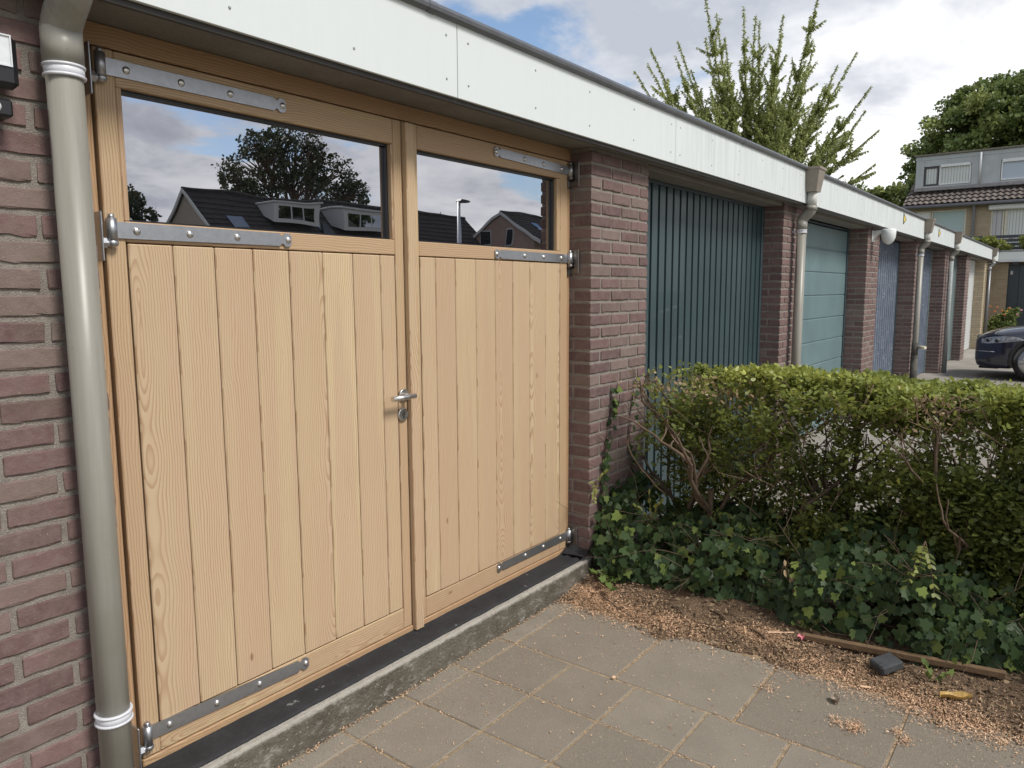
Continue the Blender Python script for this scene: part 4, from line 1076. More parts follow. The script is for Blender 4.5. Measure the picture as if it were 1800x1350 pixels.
# ------------------------------------------------------------------ cross building at the end of the row
cb = thing("end_garage", "low yellow brick garage closing the end of the row, with a dark door", "building", (24.3, -3, -1.53))
mb = MB(); mb.box(24.30, 24.55, -.45, .24, -1.62, .66, 0)
def brickcoords(mat_name, c1, c2, mortar, ax):
    m, nt, b = newmat(mat_name); s = nd(nt, 'ShaderNodeSeparateXYZ', {0: geopos(nt)})
    v = nd(nt, 'ShaderNodeCombineXYZ', {0: s.outputs[ax], 1: s.outputs[2], 2: 0.0}).outputs[0]
    bt = nd(nt, 'ShaderNodeTexBrick', {'Vector': v, 'Color1': (*c1, 1), 'Color2': (*c2, 1), 'Mortar': (*mortar, 1), 'Scale': 1.0, 'Mortar Size': .008, 'Brick Width': .22, 'Row Height': .0625, 'Bias': -.1})
    n = noise(nt, geopos(nt), 3, 4, .6)
    c = mix(nt, mth(nt, 'MULTIPLY', n, .5), bt.outputs[0], tuple(.6 * x for x in c1))
    setb(nt, b, col=c, rough=.9, spec=.2, normal=bump(nt, bt.outputs[1], -.006, 1)); return m
YB2 = brickcoords("yellow_brickwork", (.37, .29, .19), (.46, .37, .25), (.42, .39, .34), 1)
PB2 = brickcoords("brown_brickwork", (.24, .15, .11), (.31, .20, .15), (.30, .27, .24), 1)
mb.build("wall", [YB2], cb)
for bx in ((24.30, 24.55, -8.4, -5.9, -1.62, .66), (24.3, 30, -8.6, -8.4, -1.62, .9), (29.8, 30, -8.4, .24, -1.62, .9)):
    mb = MB(); mb.box(*bx, 0); mb.build("wall", [YB2], cb)
mb = MB(); mb.box(24.38, 24.44, -5.9, -.45, -1.54, .62, 0)
for i in range(22): mb.box(24.365, 24.38, -5.88 + i * .247, -5.88 + i * .247 + .235, -1.52, .60, .003)
dd_ = mb.build("garage_door", [mat_plain("dark_slate_paint", (.035, .05, .06), .45)], cb)
mb = MB()
for z in (-.9, .35): mb.box(24.345, 24.362, -.56, -.50, z, z + .10, .002)
mb.build("door_hinge", [STEEL], dd_)
mb = MB(); mb.box(24.065, 24.09, -8.7, -.228, .685, .955, .002, 0, 'y'); mb.build("fascia_board", [FASCIA], cb)
mb = MB(); mb.box(24.04, 24.11, -8.7, -.25, .957, .99, .01, 0, 'y'); mb.build("roof_edge_trim", [ZINC], cb)
mb = MB(); mb.box(24.11, 30.2, -8.7, .24, .90, .955, .004); mb.build("roof", [BITU], cb)
mb = MB(); mb.box(24.10, 24.30, -8.5, .24, .67, .70, .002, 0, 'y'); mb.build("soffit", [SOFFIT], cb)
wl = thing("wall_lamp", "small black lamp under the white fascia of the end garage", "lamp", (24.05, -.62, .66))
mb = MB(); mb.prism([(-.70, .60), (-.54, .60), (-.57, .68), (-.67, .68)], 'x', 23.96, 24.064); mb.build("lamp_housing", [BLACK], wl)
# slatted fence on the roof terrace
SLAT = mat_plain("anthracite_slats", (.045, .052, .062), .5, var=.25, scale=3)
fn = thing("slat_fence", "dark horizontal slat fence standing on the flat roof of the end garage", "fence", (26, -3, .96))
for i in range(5):
    mb = MB(); mb.box(26.0, 26.03, -8.5, .95, .975 + i * .112, 1.062 + i * .112, .003, 0, 'y'); mb.build("slat", [SLAT], fn)
for y in (.9, -1.0, -2.9, -4.8, -6.7, -8.4):
    mb = MB(); mb.box(26.035, 26.10, y - .035, y + .035, .957, 1.54, .003); mb.build("post", [SLAT], fn)

# ------------------------------------------------------------------ terraced houses behind
hs = thing("terraced_house", "yellow brick terraced house with grey dormer and brown tiled roof", "house", (40, -2, -1.6))
HXX = 40.0
mb = MB()
# facade with window openings: pieces round them
def facade(mb, x, th, y0, y1, z0, z1, holes):
    ys = sorted({y0, y1, *[h[0] for h in holes], *[h[1] for h in holes]}); 
    for a, b in zip(ys[:-1], ys[1:]):
        hh = sorted([h for h in holes if h[0] <= a + 1e-6 and h[1] >= b - 1e-6], key=lambda h: h[2]); z = z0
        for h in hh:
            if h[2] > z: mb.box(x, x + th, a, b, z, h[2], 0)
            z = h[3]
        if z < z1: mb.box(x, x + th, a, b, z, z1, 0)
wins1 = [(2.38, 4.42, 1.0, 3.56), (-1.0, 1.42, 1.0, 3.52), (-4.3, -1.95, 1.0, 3.56), (-7.6, -5.2, 1.0, 3.52)]
facade(mb, HXX, .3, -16, 4.80, -1.6, 3.75, wins1 + [(2.4, 4.4, -1.2, .7), (-1.2, 1.2, -1.2, .7)])
mb.box(HXX + .3, HXX + 9, 4.5, 4.80, -1.6, 3.75, 0); mb.box(HXX + .3, HXX + 9, -16, -15.7, -1.6, 3.75, 0); mb.box(HXX + 8.7, HXX + 9, -15.7, 4.5, -1.6, 3.75, 0)
mb.build("wall", [YB2], hs)
def mat_tiles():
    m, nt, b = newmat("roof_tiles"); P = geopos(nt); s = nd(nt, 'ShaderNodeSeparateXYZ', {0: P})
    n = noise(nt, P, 2.5, 5, .65); n2 = noise(nt, P, 14, 3, .6)
    c = mix(nt, ramp(nt, n, [(.3, 0), (.7, 1)]), (.095, .075, .068), (.165, .14, .127)); c = mix(nt, ramp(nt, n2, [(.6, 0), (.7, .6)]), c, (.34, .31, .28))
    setb(nt, b, col=c, rough=.85); return m
TILES = mat_tiles()
def tiled(mb, x0, z0, x1, z1, y0, y1, rows, dy=.24):
    """wavy interlocking tiles on a slope rising from (x0,z0) to (x1,z1)"""
    nrm = Vector((-(z1 - z0), 0, x1 - x0)).normalized()
    if nrm.z < 0: nrm = -nrm
    seg = 5; ny = int(abs(y1 - y0) / dy) * seg
    V = []; F = []
    for r in range(rows):
        for e in (0, 1):
            t = (r + e * 1.03) / rows; lift = .055 * (1 - e)
            for i in range(ny + 1):
                y = y0 + (y1 - y0) * i / ny; w = .032 * math.sin(2 * math.pi * i / seg) 
                V.append((x0 + (x1 - x0) * t + nrm.x * (lift + w), y, z0 + (z1 - z0) * t + nrm.z * (lift + w)))
        o = r * 2 * (ny + 1)
        for i in range(ny): F.append((o + i, o + i + 1, o + ny + 2 + i, o + ny + 1 + i))
    mb.add(V, F, None, (.5,) * 3, 0, False)
mb = MB(); tiled(mb, HXX - .35, 3.84, HXX + .95, 4.60, -16.2, 4.95, 4); mb.box(HXX - .33, HXX + .0, -16.2, 4.95, 3.76, 3.80, 0)
mb.prism([(HXX - .33, 3.80), (HXX + .95, 4.55), (HXX + .95, 3.80)], 'y', -16.2, 4.93)
# main roof side edge (tiles hung at the verge) and upper slopes
tiled(mb, HXX + 4.6, 6.35, HXX + .60, 6.22, -16.2, 4.95, 3)
mb.build("roof", [TILES], hs, recalc=False)
mb = MB(); mb.prism([(HXX + .95, 3.80), (HXX + 9, 3.80), (HXX + 4.8, 6.6), (HXX + .95, 4.7)], 'y', -16.1, 4.9); mb.build("attic", [TILES], hs)
DORM = mat_plain("dormer_grey", (.38, .41, .42), .5, var=.08, scale=3)
mb = MB()
dw = [(2.38, 3.66, 4.80, 5.66), (3.72, 4.28, 4.80, 5.66), (-.55, 1.22, 4.80, 5.66), (-1.15, -.62, 4.80, 5.66), (-4.5, -2.2, 4.8, 5.66)]
facade(mb, HXX + .6, .15, -16, 4.64, 4.55, 6.15, [(2.36, 4.30, 4.78, 5.68), (-1.17, 1.24, 4.78, 5.68), (-4.5, -2.2, 4.78, 5.68)])
mb.box(HXX + .75, HXX + 4.5, 4.5, 4.64, 4.55, 6.15, 0); mb.box(HXX + .58, HXX + .6, -16, 4.66, 5.98, 6.16, 0)
for y in (4.3, 3.2, 2.3, 1.3, -.3, -1.3): mb.box(HXX + .592, HXX + .6, y - .008, y + .008, 5.7, 5.98, 0)
mb.build("dormer", [DORM], hs)
mb = MB(); mb.box(HXX + .50, HXX + 4.6, -16.1, 4.74, 6.16, 6.24, .01, 0, 'y')
mb.build("dormer_roof_edge", [mat_rough("mossy_edge", (.12, .11, .09), (.22, .20, .17), 20, 60, .01)], hs)
mb = MB(); mb.box(HXX + .56, HXX + .9, -16, 4.66, 4.56, 4.72, .01, 0, 'y'); mb.build("lead_flashing", [mat_rough("lead", (.34, .34, .36), (.20, .19, .19), 8, 30, .01)], hs)
mb = MB(); mb.tube([(HXX - .42, 4.98, 3.74), (HXX - .42, -16.2, 3.74)], .075, 10); mb.build("gutter", [mat_plain("gutter_grey", (.13, .13, .15), .5)], hs)
for y, lab in ((2.08, None), (-4.9, None)):
    mb = MB(); mb.tube([(HXX - .1, y, -1.5), (HXX - .1, y, 3.6), (HXX - .35, y, 3.72)], .06, 10); mb.build("rainwater_pipe", [mat_plain("rwp_grey", (.25, .26, .30), .5)], hs)
mb = MB(); mb.tube([(HXX + .52, 2.02, 4.75), (HXX + .52, 2.02, 6.1)], .05, 10); mb.build("rainwater_pipe", [mat_plain("rwp_pale", (.5, .51, .52), .5)], hs)
FRC = mat_plain("cream_frame", (.58, .55, .46), .5); FRD = mat_plain("dark_window_frame", (.05, .045, .05), .5); FRW = mat_plain("white_frame", (.66, .68, .68), .4)
BL1 = mat_plain("pale_screen", (.36, .47, .47), .35, var=.03, scale=1); BL2 = mat_plain("sky_screen", (.40, .47, .55), .25, var=.05, scale=1)
def mat_blind(name, a, b, per):
    m, nt, bb = newmat(name); s = nd(nt, 'ShaderNodeSeparateXYZ', {0: geopos(nt)})
    f = ramp(nt, mth(nt, 'FRACT', mth(nt, 'MULTIPLY', s.outputs[1], per)), [(0, 0), (.12, 0), (.2, 1), (.8, .8), (1, .4)])
    setb(nt, bb, col=mix(nt, f, a, b), rough=.3); return m
BLIND = mat_blind("slat_blind", (.28, .31, .31), (.60, .64, .62), 8.5); CURT = mat_blind("curtain", (.25, .25, .27), (.46, .46, .48), 5.0)
def window(x, y0, y1, z0, z1, frame, pane, t=.06):
    fm = MB()
    for (a, b, c, d) in ((y0, y1, z0, z0 + t), (y0, y1, z1 - t, z1), (y0, y0 + t, z0 + t, z1 - t), (y1 - t, y1, z0 + t, z1 - t)): fm.box(x + .02, x + .12, a, b, c, d, .004)
    f = fm.build("window", [frame], hs); pm = MB(); pm.box(x + .07, x + .085, y0 + t, y1 - t, z0 + t, z1 - t); pm.build("pane", [pane], f); return f
window(HXX, 2.38, 3.78, 1.0, 3.56, FRC, BL1); window(HXX, 3.80, 4.42, 3.12, 3.56, FRC, FRW, .05); window(HXX, 3.80, 4.42, 1.0, 3.10, FRD, BL2, .09)
window(HXX, .92, 1.42, 1.0, 3.52, FRC, CURT); window(HXX, -1.0, .90, 1.0, 3.52, FRC, BLIND, .10); window(HXX, -4.3, -1.95, 1.0, 3.56, FRC, BL1); window(HXX, -7.6, -5.2, 1.0, 3.52, FRC, BLIND)
D6 = HXX + .6
window(D6, 2.38, 3.66, 4.80, 5.66, FRW, BLIND); window(D6, 3.68, 4.28, 4.80, 5.66, FRD, BLIND, .07); window(D6, -.55, 1.22, 4.80, 5.66, FRW, BL2); window(D6, -1.15, -.60, 4.80, 5.66, FRD, BLIND, .07); window(D6, -4.48, -2.2, 4.8, 5.66, FRW, BLIND)
mb = MB(); mb.box(D6 - .03, D6 + .0, 2.42, 3.62, 5.60, 5.72, .01); mb.build("roller_box", [FRW], hs)
mb = MB(); mb.box(HXX - .22, HXX - .01, -1.4, 1.52, 3.44, 3.68, .04); mb.build("awning_case", [FRW], hs)
mb = MB(); mb.box(D6 - .03, D6 + .0, -.5, 1.18, 5.58, 5.72, .01); mb.build("roller_box", [FRW], hs)

# ------------------------------------------------------------------ trees
TREE_D = mat_leaf("linden_leaf", (0.07, 0.115, 0.035), (0.20, 0.27, 0.08), (0.34, 0.37, 0.12), trans=.25)
TREE_W = mat_leaf("willowy_leaf", (0.20, 0.24, 0.07), (0.42, 0.46, 0.15), (0.56, 0.60, 0.30), trans=.35)
def blob_tree(name, label, base, lobes, n, size, mat, trunk=.35, bark=BARK, group=None, bare=0.0, top=None):
    t = thing(name, label, "tree", base, group); b = Vector(base)
    mb = MB(); cz = sum(l[2] for l in lobes) / len(lobes)
    mid = Vector((sum(l[0] for l in lobes) / len(lobes), sum(l[1] for l in lobes) / len(lobes), cz))
    split = b.lerp(mid, .45); mb.tube([b, b.lerp(split, .5) + Vector((.05, .03, 0)), split], [trunk, trunk * .8, trunk * .65], 9)
    for l in lobes:
        c = Vector(l[:3]); m = split.lerp(c, .5) + Vector((random.gauss(0, .2), random.gauss(0, .2), .2))
        mb.tube([split, m, c], [trunk * .45, trunk * .3, trunk * .08], 6, cap=False)
        for k in range(6 + int(bare * 22)):
            d = Vector(rdir(1)[0]); d.z = abs(d.z) * .7 + .1 if bare else d.z; e = c + Vector((d.x * l[3], d.y * l[3], d.z * l[3] * .9)) * .92; s_ = m.lerp(c, random.random())
            mm = s_.lerp(e, .5) + Vector((0, 0, .08 * l[3])); mb.tube([s_, mm, e], [trunk * .12, trunk * .07, trunk * .02], 4, cap=False)
    mb.build("trunk", [bark], t, recalc=False)
    w = np.array([l[3] ** 2 for l in lobes]); idx = rng.choice(len(lobes), n, p=w / w.sum()); L = np.array(lobes)[idx]
    # leaves sit in many small clumps over each lobe
    nc = 70 * len(lobes); ci = rng.choice(len(lobes), nc, p=w / w.sum()); CL = np.array(lobes)[ci]
    cd = rdir(nc); cr = rng.uniform(.55, 1.05, nc)
    CC = CL[:, :3] + cd * (CL[:, 3] * cr)[:, None] * np.array([1, 1, .95]); cs = CL[:, 3] * rng.uniform(.09, .23, nc)
    k = rng.integers(0, nc, n); v = rng.normal(size=(n, 3)); v /= np.linalg.norm(v, axis=1, keepdims=True)
    P = CC[k] + v * (cs[k] * rng.random(n) ** .45)[:, None] * np.array([1.15, 1.15, .75])
    D = v * .5 + rdir(n) * .7; D[:, 2] -= .25; U = rdir(n); S = rng.uniform(.65, 1.3, n) * size
    tone = np.stack([np.clip(rng.normal(.4, .22, n) + (rng.random(nc)[k] - .5) * .5, 0, 1), np.clip(rng.random(nc)[k] ** 4 * .8 + (rng.random(n) < .04) * .4, 0, 1), rng.random(n)], 1)
    cards("crown", P, D, U, S, S * .8, CLUMP, mat, tone, t, fold=.3, droop=.1); return t
# linden beyond the houses
lob = [(56, 3.0, 9.5, 3.6), (56, .0, 9.8, 3.8), (55, -3.2, 9.6, 3.7), (57, 5.2, 8.4, 2.8), (56, 6.3, 6.6, 2.0), (55, 5.2, 5.2, 2.4), (57, 1.2, 10.9, 2.4), (57, -1.6, 11.2, 2.3), (56, 3.6, 11.2, 1.9), (57, 8.2, 5.8, 1.5), (56, 6.9, 4.2, 1.8)]
blob_tree("linden_tree", "big dense dark green tree rising behind the dormer house", (56, .5, -1.6), lob, 120000, .20, TREE_D, .45)
lob = [(44, 12.2, 4.2, 1.6), (45, 10.4, 4.5, 1.5), (44, 8.6, 4.2, 1.5), (45, 13.8, 4.0, 1.3), (45, 7.0, 4.3, 1.3), (45, 9.4, 3.0, 2.0), (45, 12.4, 2.6, 2.0), (45, 6.9, 2.6, 1.8)]
blob_tree("bushy_tree", "low dark bushy tree in the gap between the willowy tree and the house", (45, 10, -1.6), lob, 26000, .24, TREE_D, .25)

def shoots_tree():
    B = Vector((24.1, 6.6, -1.6)); t = thing("willowy_tree", "open tree of long upright leafy shoots behind the garage roof", "tree", tuple(B))
    er = Vector((.607, -.794, 0)); ef = Vector((.794, .607, 0)); K = .01815
    tips = [(1106, 138), (1128, 128), (1137, 95), (1180, 112), (1203, 60), (1236, 5), (1250, 60), (1276, 10), (1303, 28), (1322, 60), (1327, 40), (1352, 62), (1378, 38), (1386, 58), (1412, 105), (1430, 170), (1465, 130), (1500, 130), (1524, 92), (1480, 210), (1502, 178), (1540, 188), (1545, 192), (1536, 240), (1520, 300), (1498, 250), (1165, 160), (1150, 205), (1130, 185), (1220, 120), (1265, 90), (1295, 110), (1340, 120), (1365, 100), (1400, 150), (1445, 190), (1235, 170), (1200, 190), (1470, 270), (1490, 310), (1182, 230), (1420, 230), (1400, 190), (1412, 225), (1436, 235), (1384, 180), (1450, 260), (1428, 195), (1395, 130), (1405, 260)]
    head = B + Vector((0, 0, 3.5)); mb = MB(); mb.tube([B, B + Vector((.05, 0, 1.8)), head], [.17, .14, .11], 9)
    P = []; D = []; S = []
    def shoot(a, b, r, leafy=.25, side=True, dens=1.0):
        c = a.lerp(b, .45) + Vector((0, 0, -.06 * (b - a).length)) ; n = 12
        pts = [(a * (1 - u) ** 2 + c * 2 * u * (1 - u) + b * u * u) for u in [i / n for i in range(n + 1)]]
        mb.tube(pts, [r * (1 - .85 * i / n) for i in range(n + 1)], 4, cap=False)
        L = (b - a).length; m = int(L * 120 * dens)
        for i in range(m):
            u = leafy + (1 - leafy) * (i + random.random()) / m; x = u * n; k = min(n - 1, int(x)); p = pts[k].lerp(pts[k + 1], x - k)
            d = (pts[k + 1] - pts[k]).normalized(); P.append(p); D.append(d * .35 + Vector(rdir(1)[0]) * .6 + Vector((0, 0, -.8))); S.append(random.uniform(.09, .17) * (1.1 - .45 * u))
        if side:
            for j in range(int(L * 8)):
                u = random.uniform(.12, .86); k = int(u * n); p = pts[k]; d = (pts[k + 1] - pts[k]).normalized()
                e = p + (d + Vector((random.gauss(0, .62), random.gauss(0, .62), random.gauss(.10, .3)))).normalized() * random.uniform(.35, 1.05) * (1.2 - u * .7)
                shoot(p, e, r * .3, .08, False, 1.0)
    for px, py in tips:
        dep = random.gauss(0, 1.1); tip = Vector((24.1, 6.6, 0)) + er * ((px - 1330) * K * .96) + ef * dep; tip.z = (507 - py) * K
        st = head + Vector((random.gauss(0, .15), random.gauss(0, .15), random.uniform(-.8, .3))) + (tip - head) * .12
        shoot(st, tip, .035)
    for i in range(150):
        a = random.uniform(0, 6.283); el = random.uniform(.15, 1.1); Lh = random.uniform(1.6, 3.2)
        tip = head + Vector((math.cos(a) * math.cos(el), math.sin(a) * math.cos(el), math.sin(el))) * Lh
        shoot(head + Vector((0, 0, random.uniform(-1.0, .1))), tip, .03)
    mb.build("trunk", [BARK], t, recalc=False)
    P = np.array([tuple(p) for p in P]); D = np.array([tuple(p) for p in D]); S = np.array(S); n = len(P)
    tone = np.stack([np.clip(rng.normal(.45, .25, n), 0, 1), (rng.random(n) < .12) * rng.random(n), rng.random(n)], 1)
    print('shoots leaves', n)
    cards("crown", P, D, rdir(n), S, S * .33, NARROW, TREE_W, tone, t, fold=.2, droop=.2)
shoots_tree()
lob = [(34.0, 20.0, 11.0, .35), (34.6, 19.4, 10.9, .3), (33.6, 20.2, 10.3, .5), (34.0, 20, 9.2, 1.1), (34, 19.6, 7.8, 1.6), (34.2, 20.2, 6.2, 1.9), (33.8, 20, 4.4, 2.0)]
blob_tree("distant_treetop", "thin treetop just poking over the roof edge near the blue gap in the cloud", (34, 20, -1.6), lob, 9000, .14, TREE_D, .14, bare=.2)
# shrub on the roof terrace and flowers by the wall
lob = [(25.3, .45, 1.18, .24), (25.2, .15, 1.24, .24), (25.3, -.1, 1.12, .22), (25.2, -.3, 1.04, .16), (25.3, .7, 1.10, .18), (25.3, -.95, 1.3, .34)]
blob_tree("roof_shrub", "fresh green rambling shrub on the flat roof in front of the slat fence", (25.3, .2, .96), lob, 2600, .075, HEDGE_LEAF, .03)
lob = [(23.6, -.48, -.95, .24), (23.6, -.62, -.72, .17), (23.6, -.35, -.82, .14), (23.5, -.2, -1.05, .2), (23.6, -.75, -.62, .08)]
fb = blob_tree("flowering_bush", "small bush with orange and pink flowers by the yellow brick wall", (23.6, -.45, -1.5), lob, 2200, .055, TREE_D, .02)
fb['category'] = "bush"
for i, (y, z, c) in enumerate([(-.28, -.62, 0), (-.17, -.49, 0), (-.44, -.60, 0), (-.50, -.70, 0), (-.55, -.61, 1), (-.78, -.69, 2), (-.86, -.58, 2), (-.60, -.53, 0), (-.33, -.52, 0)]):
    mb = MB()
    for k in range(5):
        a = k * 1.257; mb.ell((23.42, y + .018 * math.cos(a), z + .014 * math.sin(a)), (.008, .014, .014), 7, 5)
    mb.build("flower", [mat_plain("flower_petal_" + "abc"[c], [(.62, .22, .07), (.66, .45, .12), (.62, .30, .36)][c], .6)], fb)

# ------------------------------------------------------------------ parked car
def make_car():
    X0 = 14.62; YN = -.70; GZ = -1.532; W = 1.82
    car = thing("parked_car", "dark navy saloon car parked nose towards the garages", "car", (X0 + W / 2, YN - 2.4, GZ))
    CP, nt, b = newmat("navy_car_paint"); setb(nt, b, col=(.006, .009, .028), metal=.1, rough=.25, coat=1.0, coatr=.03, spec=.6)
    xc = X0 + W / 2
    # stations: s from nose, half width, underside, widest z, shoulder z, top z
    st = [(0.0, .58, .27, .48, .66, .675), (.04, .66, .21, .49, .69, .72), (.14, .74, .185, .50, .715, .775), (.28, .80, .175, .52, .74, .825), (.45, .85, .18, .54, .765, .865), (.70, .885, .19, .56, .80, .905), (1.0, .90, .19, .58, .83, .945), (1.35, .905, .20, .60, .855, .985), (1.7, .908, .20, .60, .88, 1.01), (2.3, .910, .20, .60, .90, 1.0), (3.0, .910, .20, .60, .92, 1.0), (3.7, .905, .20, .62, .94, 1.02), (4.2, .885, .22, .62, .96, 1.03), (4.6, .83, .26, .64, .97, 1.02), (4.83, .72, .34, .66, .93, .97), (4.9, .62, .42, .66, .86, .88)]
    # dense interpolation
    S = np.array(st); ss = np.concatenate([np.linspace(0, .3, 9), np.linspace(.36, 4.6, 46), np.linspace(4.66, 4.9, 6)])
    I = [np.interp(ss, S[:, 0], S[:, k]) for k in range(6)]
    V = []; F = []
    prof = 19
    for q in range(len(ss)):
        s_, w, zb, zm, zs, zt = [I[k][q] for k in range(6)]
        half = [(0, zb), (.5 * w, zb), (.86 * w, zb + .01), (.965 * w, zb + .06), (.992 * w, (zb + zm) / 2), (w, zm), (.992 * w, (zm + zs) / 2 + .01), (.955 * w, zs - .01), (.88 * w, zs + (zt - zs) * .35), (.72 * w, zs + (zt - zs) * .72), (.45 * w, zt - .008), (.2 * w, zt), (0, zt + .004)]
        ring = [(x, z) for x, z in half] + [(-x, z) for x, z in half[-2:0:-1]]
        for x, z in ring: V.append((xc + x, YN - s_ , GZ + z))
        prof = len(ring)
    m = len(ss)
    for i in range(m - 1):
        for k in range(prof): F.append((i * prof + k, i * prof + (k + 1) % prof, (i + 1) * prof + (k + 1) % prof, (i + 1) * prof + k))
    F.append(tuple(range(prof))); F.append(tuple((m - 1) * prof + k for k in range(prof - 1, -1, -1)))
    mb = MB(); mb.add(V, F, None, (.5,) * 3, 0, True); body = mb.build("body", [CP], car)
    # wheel wells cut out, the cutter deleted again
    cut = MB()
    for yw in (YN - .87, YN - 3.78):
        cut.tube([(X0 - .2, yw, GZ + .335), (X0 + .34, yw, GZ + .335)], .375, 28, smooth=False); cut.tube([(X0 + W - .34, yw, GZ + .335), (X0 + W + .2, yw, GZ + .335)], .375, 28, smooth=False)
    co = cut.build("wheel_cutter", [RUBBER], car)
    md = body.modifiers.new("wells", 'BOOLEAN'); md.operation = 'DIFFERENCE'; md.object = co; md.solver = 'EXACT'
    dg = bpy.context.evaluated_depsgraph_get(); nm = bpy.data.meshes.new_from_object(body.evaluated_get(dg)); body.modifiers.clear(); body.data = nm; bpy.data.objects.remove(co)
    # greenhouse
    gs = [(1.45, .80, .985, 1.0), (1.75, .775, 1.0, 1.17), (2.15, .70, 1.0, 1.36), (2.5, .63, 1.0, 1.435), (3.0, .62, 1.0, 1.455), (3.5, .63, 1.0, 1.42), (3.95, .70, 1.02, 1.27), (4.35, .76, 1.02, 1.05)]
    V = []; F = []
    for s_, w, zb, zt in gs:
        for x, z in ((.86 * .95, zb - .03), (w + .02, zb + (zt - zb) * .55), (w - .03, zt - .03), (w * .6, zt + .0), (0, zt + .012), (-w * .6, zt), (-w + .03, zt - .03), (-w - .02, zb + (zt - zb) * .55), (-.86 * .95, zb - .03)): V.append((xc + x, YN - s_, GZ + z))
    for i in range(len(gs) - 1):
        for k in range(8): F.append((i * 9 + k, i * 9 + k + 1, (i + 1) * 9 + k + 1, (i + 1) * 9 + k))
    mb = MB(); mb.add(V, F, None, (.5,) * 3, 0, True); mb.build("cabin_glass", [mat_glass("car_glass", (.12, .13, .14), .02)], car)
    mb = MB(); Vr = []; Fr = []
    for s_, w, zb, zt in gs[2:7]:
        for x, z in ((w - .0, zt - .05), (w - .04, zt - .012), (w * .6, zt + .015), (0, zt + .026), (-w * .6, zt + .015), (-w + .04, zt - .012), (-w, zt - .05)): Vr.append((xc + x, YN - s_, GZ + z))
    for i in range(4):
        for k in range(6): Fr.append((i * 7 + k, i * 7 + k + 1, (i + 1) * 7 + k + 1, (i + 1) * 7 + k))
    mb.add(Vr, Fr, None, (.5,) * 3, 0, True); mb.build("cabin_roof", [CP], car)
    # front details follow the body surface
    def surf(s_, fz, side):   # point on the body side at station s, height z
        w = np.interp(s_, S[:, 0], S[:, 1]); zb = np.interp(s_, S[:, 0], S[:, 2]); zm = np.interp(s_, S[:, 0], S[:, 3]); zs = np.interp(s_, S[:, 0], S[:, 4]); zt = np.interp(s_, S[:, 0], S[:, 5])
        xs_ = [(.965 * w, zb + .06), (.992 * w, (zb + zm) / 2), (w, zm), (.992 * w, (zm + zs) / 2 + .01), (.955 * w, zs - .01), (.88 * w, zs + (zt - zs) * .35), (.72 * w, zs + (zt - zs) * .72)]
        x = np.interp(fz, [z for _, z in xs_], [x for x, _ in xs_]); return Vector((xc - side * x, YN - s_, GZ + fz))
    CHR = mat_plain("chrome", (.62, .63, .65), .12, .95); LMP = mat_plain("headlamp_glass", (.42, .44, .47), .15, .5, var=.5, scale=22)
    def patch(name, outline, side, mat, parent, off=.006, inner=.0):
        c = sum((surf(a, b, side) for a, b in outline), Vector()) / len(outline); pts = []
        for a, b in outline: p = surf(a, b, side); pts.append(p)
        def outw(p): return (p - Vector((xc, YN - 1.6, p.z))).normalized()
        V = [p + outw(p) * off for p in pts] + [c + outw(c) * (off + .012)] + [p - outw(p) * .02 for p in pts]; n = len(pts)
        F = [(i, (i + 1) % n, n) for i in range(n)] + [(i, n + 1 + i, n + 1 + (i + 1) % n, (i + 1) % n) for i in range(n)]
        q = MB(); q.add(V, F, None, (.5,) * 3, 0, False); return q.build(name, [mat], parent)
    for side in (1, -1):
        V = []; F = []; ns, nz = 14, 6
        for i in range(ns + 1):
            s_ = .10 + .60 * i / ns; u = i / ns; lo_ = .600 + .075 * u ** 1.6; hi_ = lo_ + .105 * math.sin(math.pi * min(1, .18 + .82 * u)) ** .6 + .004
            for j in range(nz + 1):
                fz = lo_ + (hi_ - lo_) * j / nz; p = surf(s_, fz, side); p1 = surf(s_ + .02, fz, side); t1 = (p1 - p).normalized(); nn = Vector((-side * abs(t1.y), side * 0 + abs(t1.x), .15)).normalized()
                V.append(p + nn * .010)
        for i in range(ns):
            for j in range(nz): a_ = i * (nz + 1) + j; F.append((a_, a_ + nz + 1, a_ + nz + 2, a_ + 1))
        q = MB(); q.add(V, F, None, (.5,) * 3, 0, True); hl = q.build("headlight", [LMP], car)
        for s_ in (.20, .33):
            p = surf(s_, .655, side); q = MB(); q.ell((p.x - side * .004, p.y + .006, p.z), (.030, .034, .034), 12, 8); q.build("lamp_lens", [BLACK], hl)
        p = surf(.22, .335, side); q = MB(); q.ell(tuple(p), (.022, .03, .04), 12, 8); q.build("fog_lamp", [BLACK], car)
        q = MB(); q.tube([surf(s_, .47, side) + Vector((0, .004, 0)) for s_ in (.03, .08, .14, .22, .30)], .008, 6); q.build("trim_strip", [CHR], car)
    GR = MB()
    for sx in (-1, 1):
        GR.prism([(xc + sx * .05, GZ + .56), (xc + sx * .30, GZ + .56), (xc + sx * .33, GZ + .64), (xc + sx * .28, GZ + .70), (xc + sx * .07, GZ + .71)], 'y', YN - .10, YN + .012)
    GR.build("grille", [BLACK], car)
    q = MB(); q.prism([(xc - .5, GZ + .30), (xc + .5, GZ + .30), (xc + .46, GZ + .42), (xc - .46, GZ + .42)], 'y', YN - .2, YN + .004); q.build("lower_intake", [BLACK], car)
    q = MB(); q.box(xc - .26, xc + .26, YN + .012, YN + .03, GZ + .45, GZ + .56, .004); q.build("number_plate", [mat_plain("plate_yellow", (.75, .55, .05), .4)], car)
    q = MB(); q.box(xc - .56, xc + .56, YN - .36, YN - .06, GZ + .165, GZ + .205, .015); q.build("front_lip", [BLACK], car)
    RIM = mat_plain("alloy", (.52, .53, .55), .28, .85)
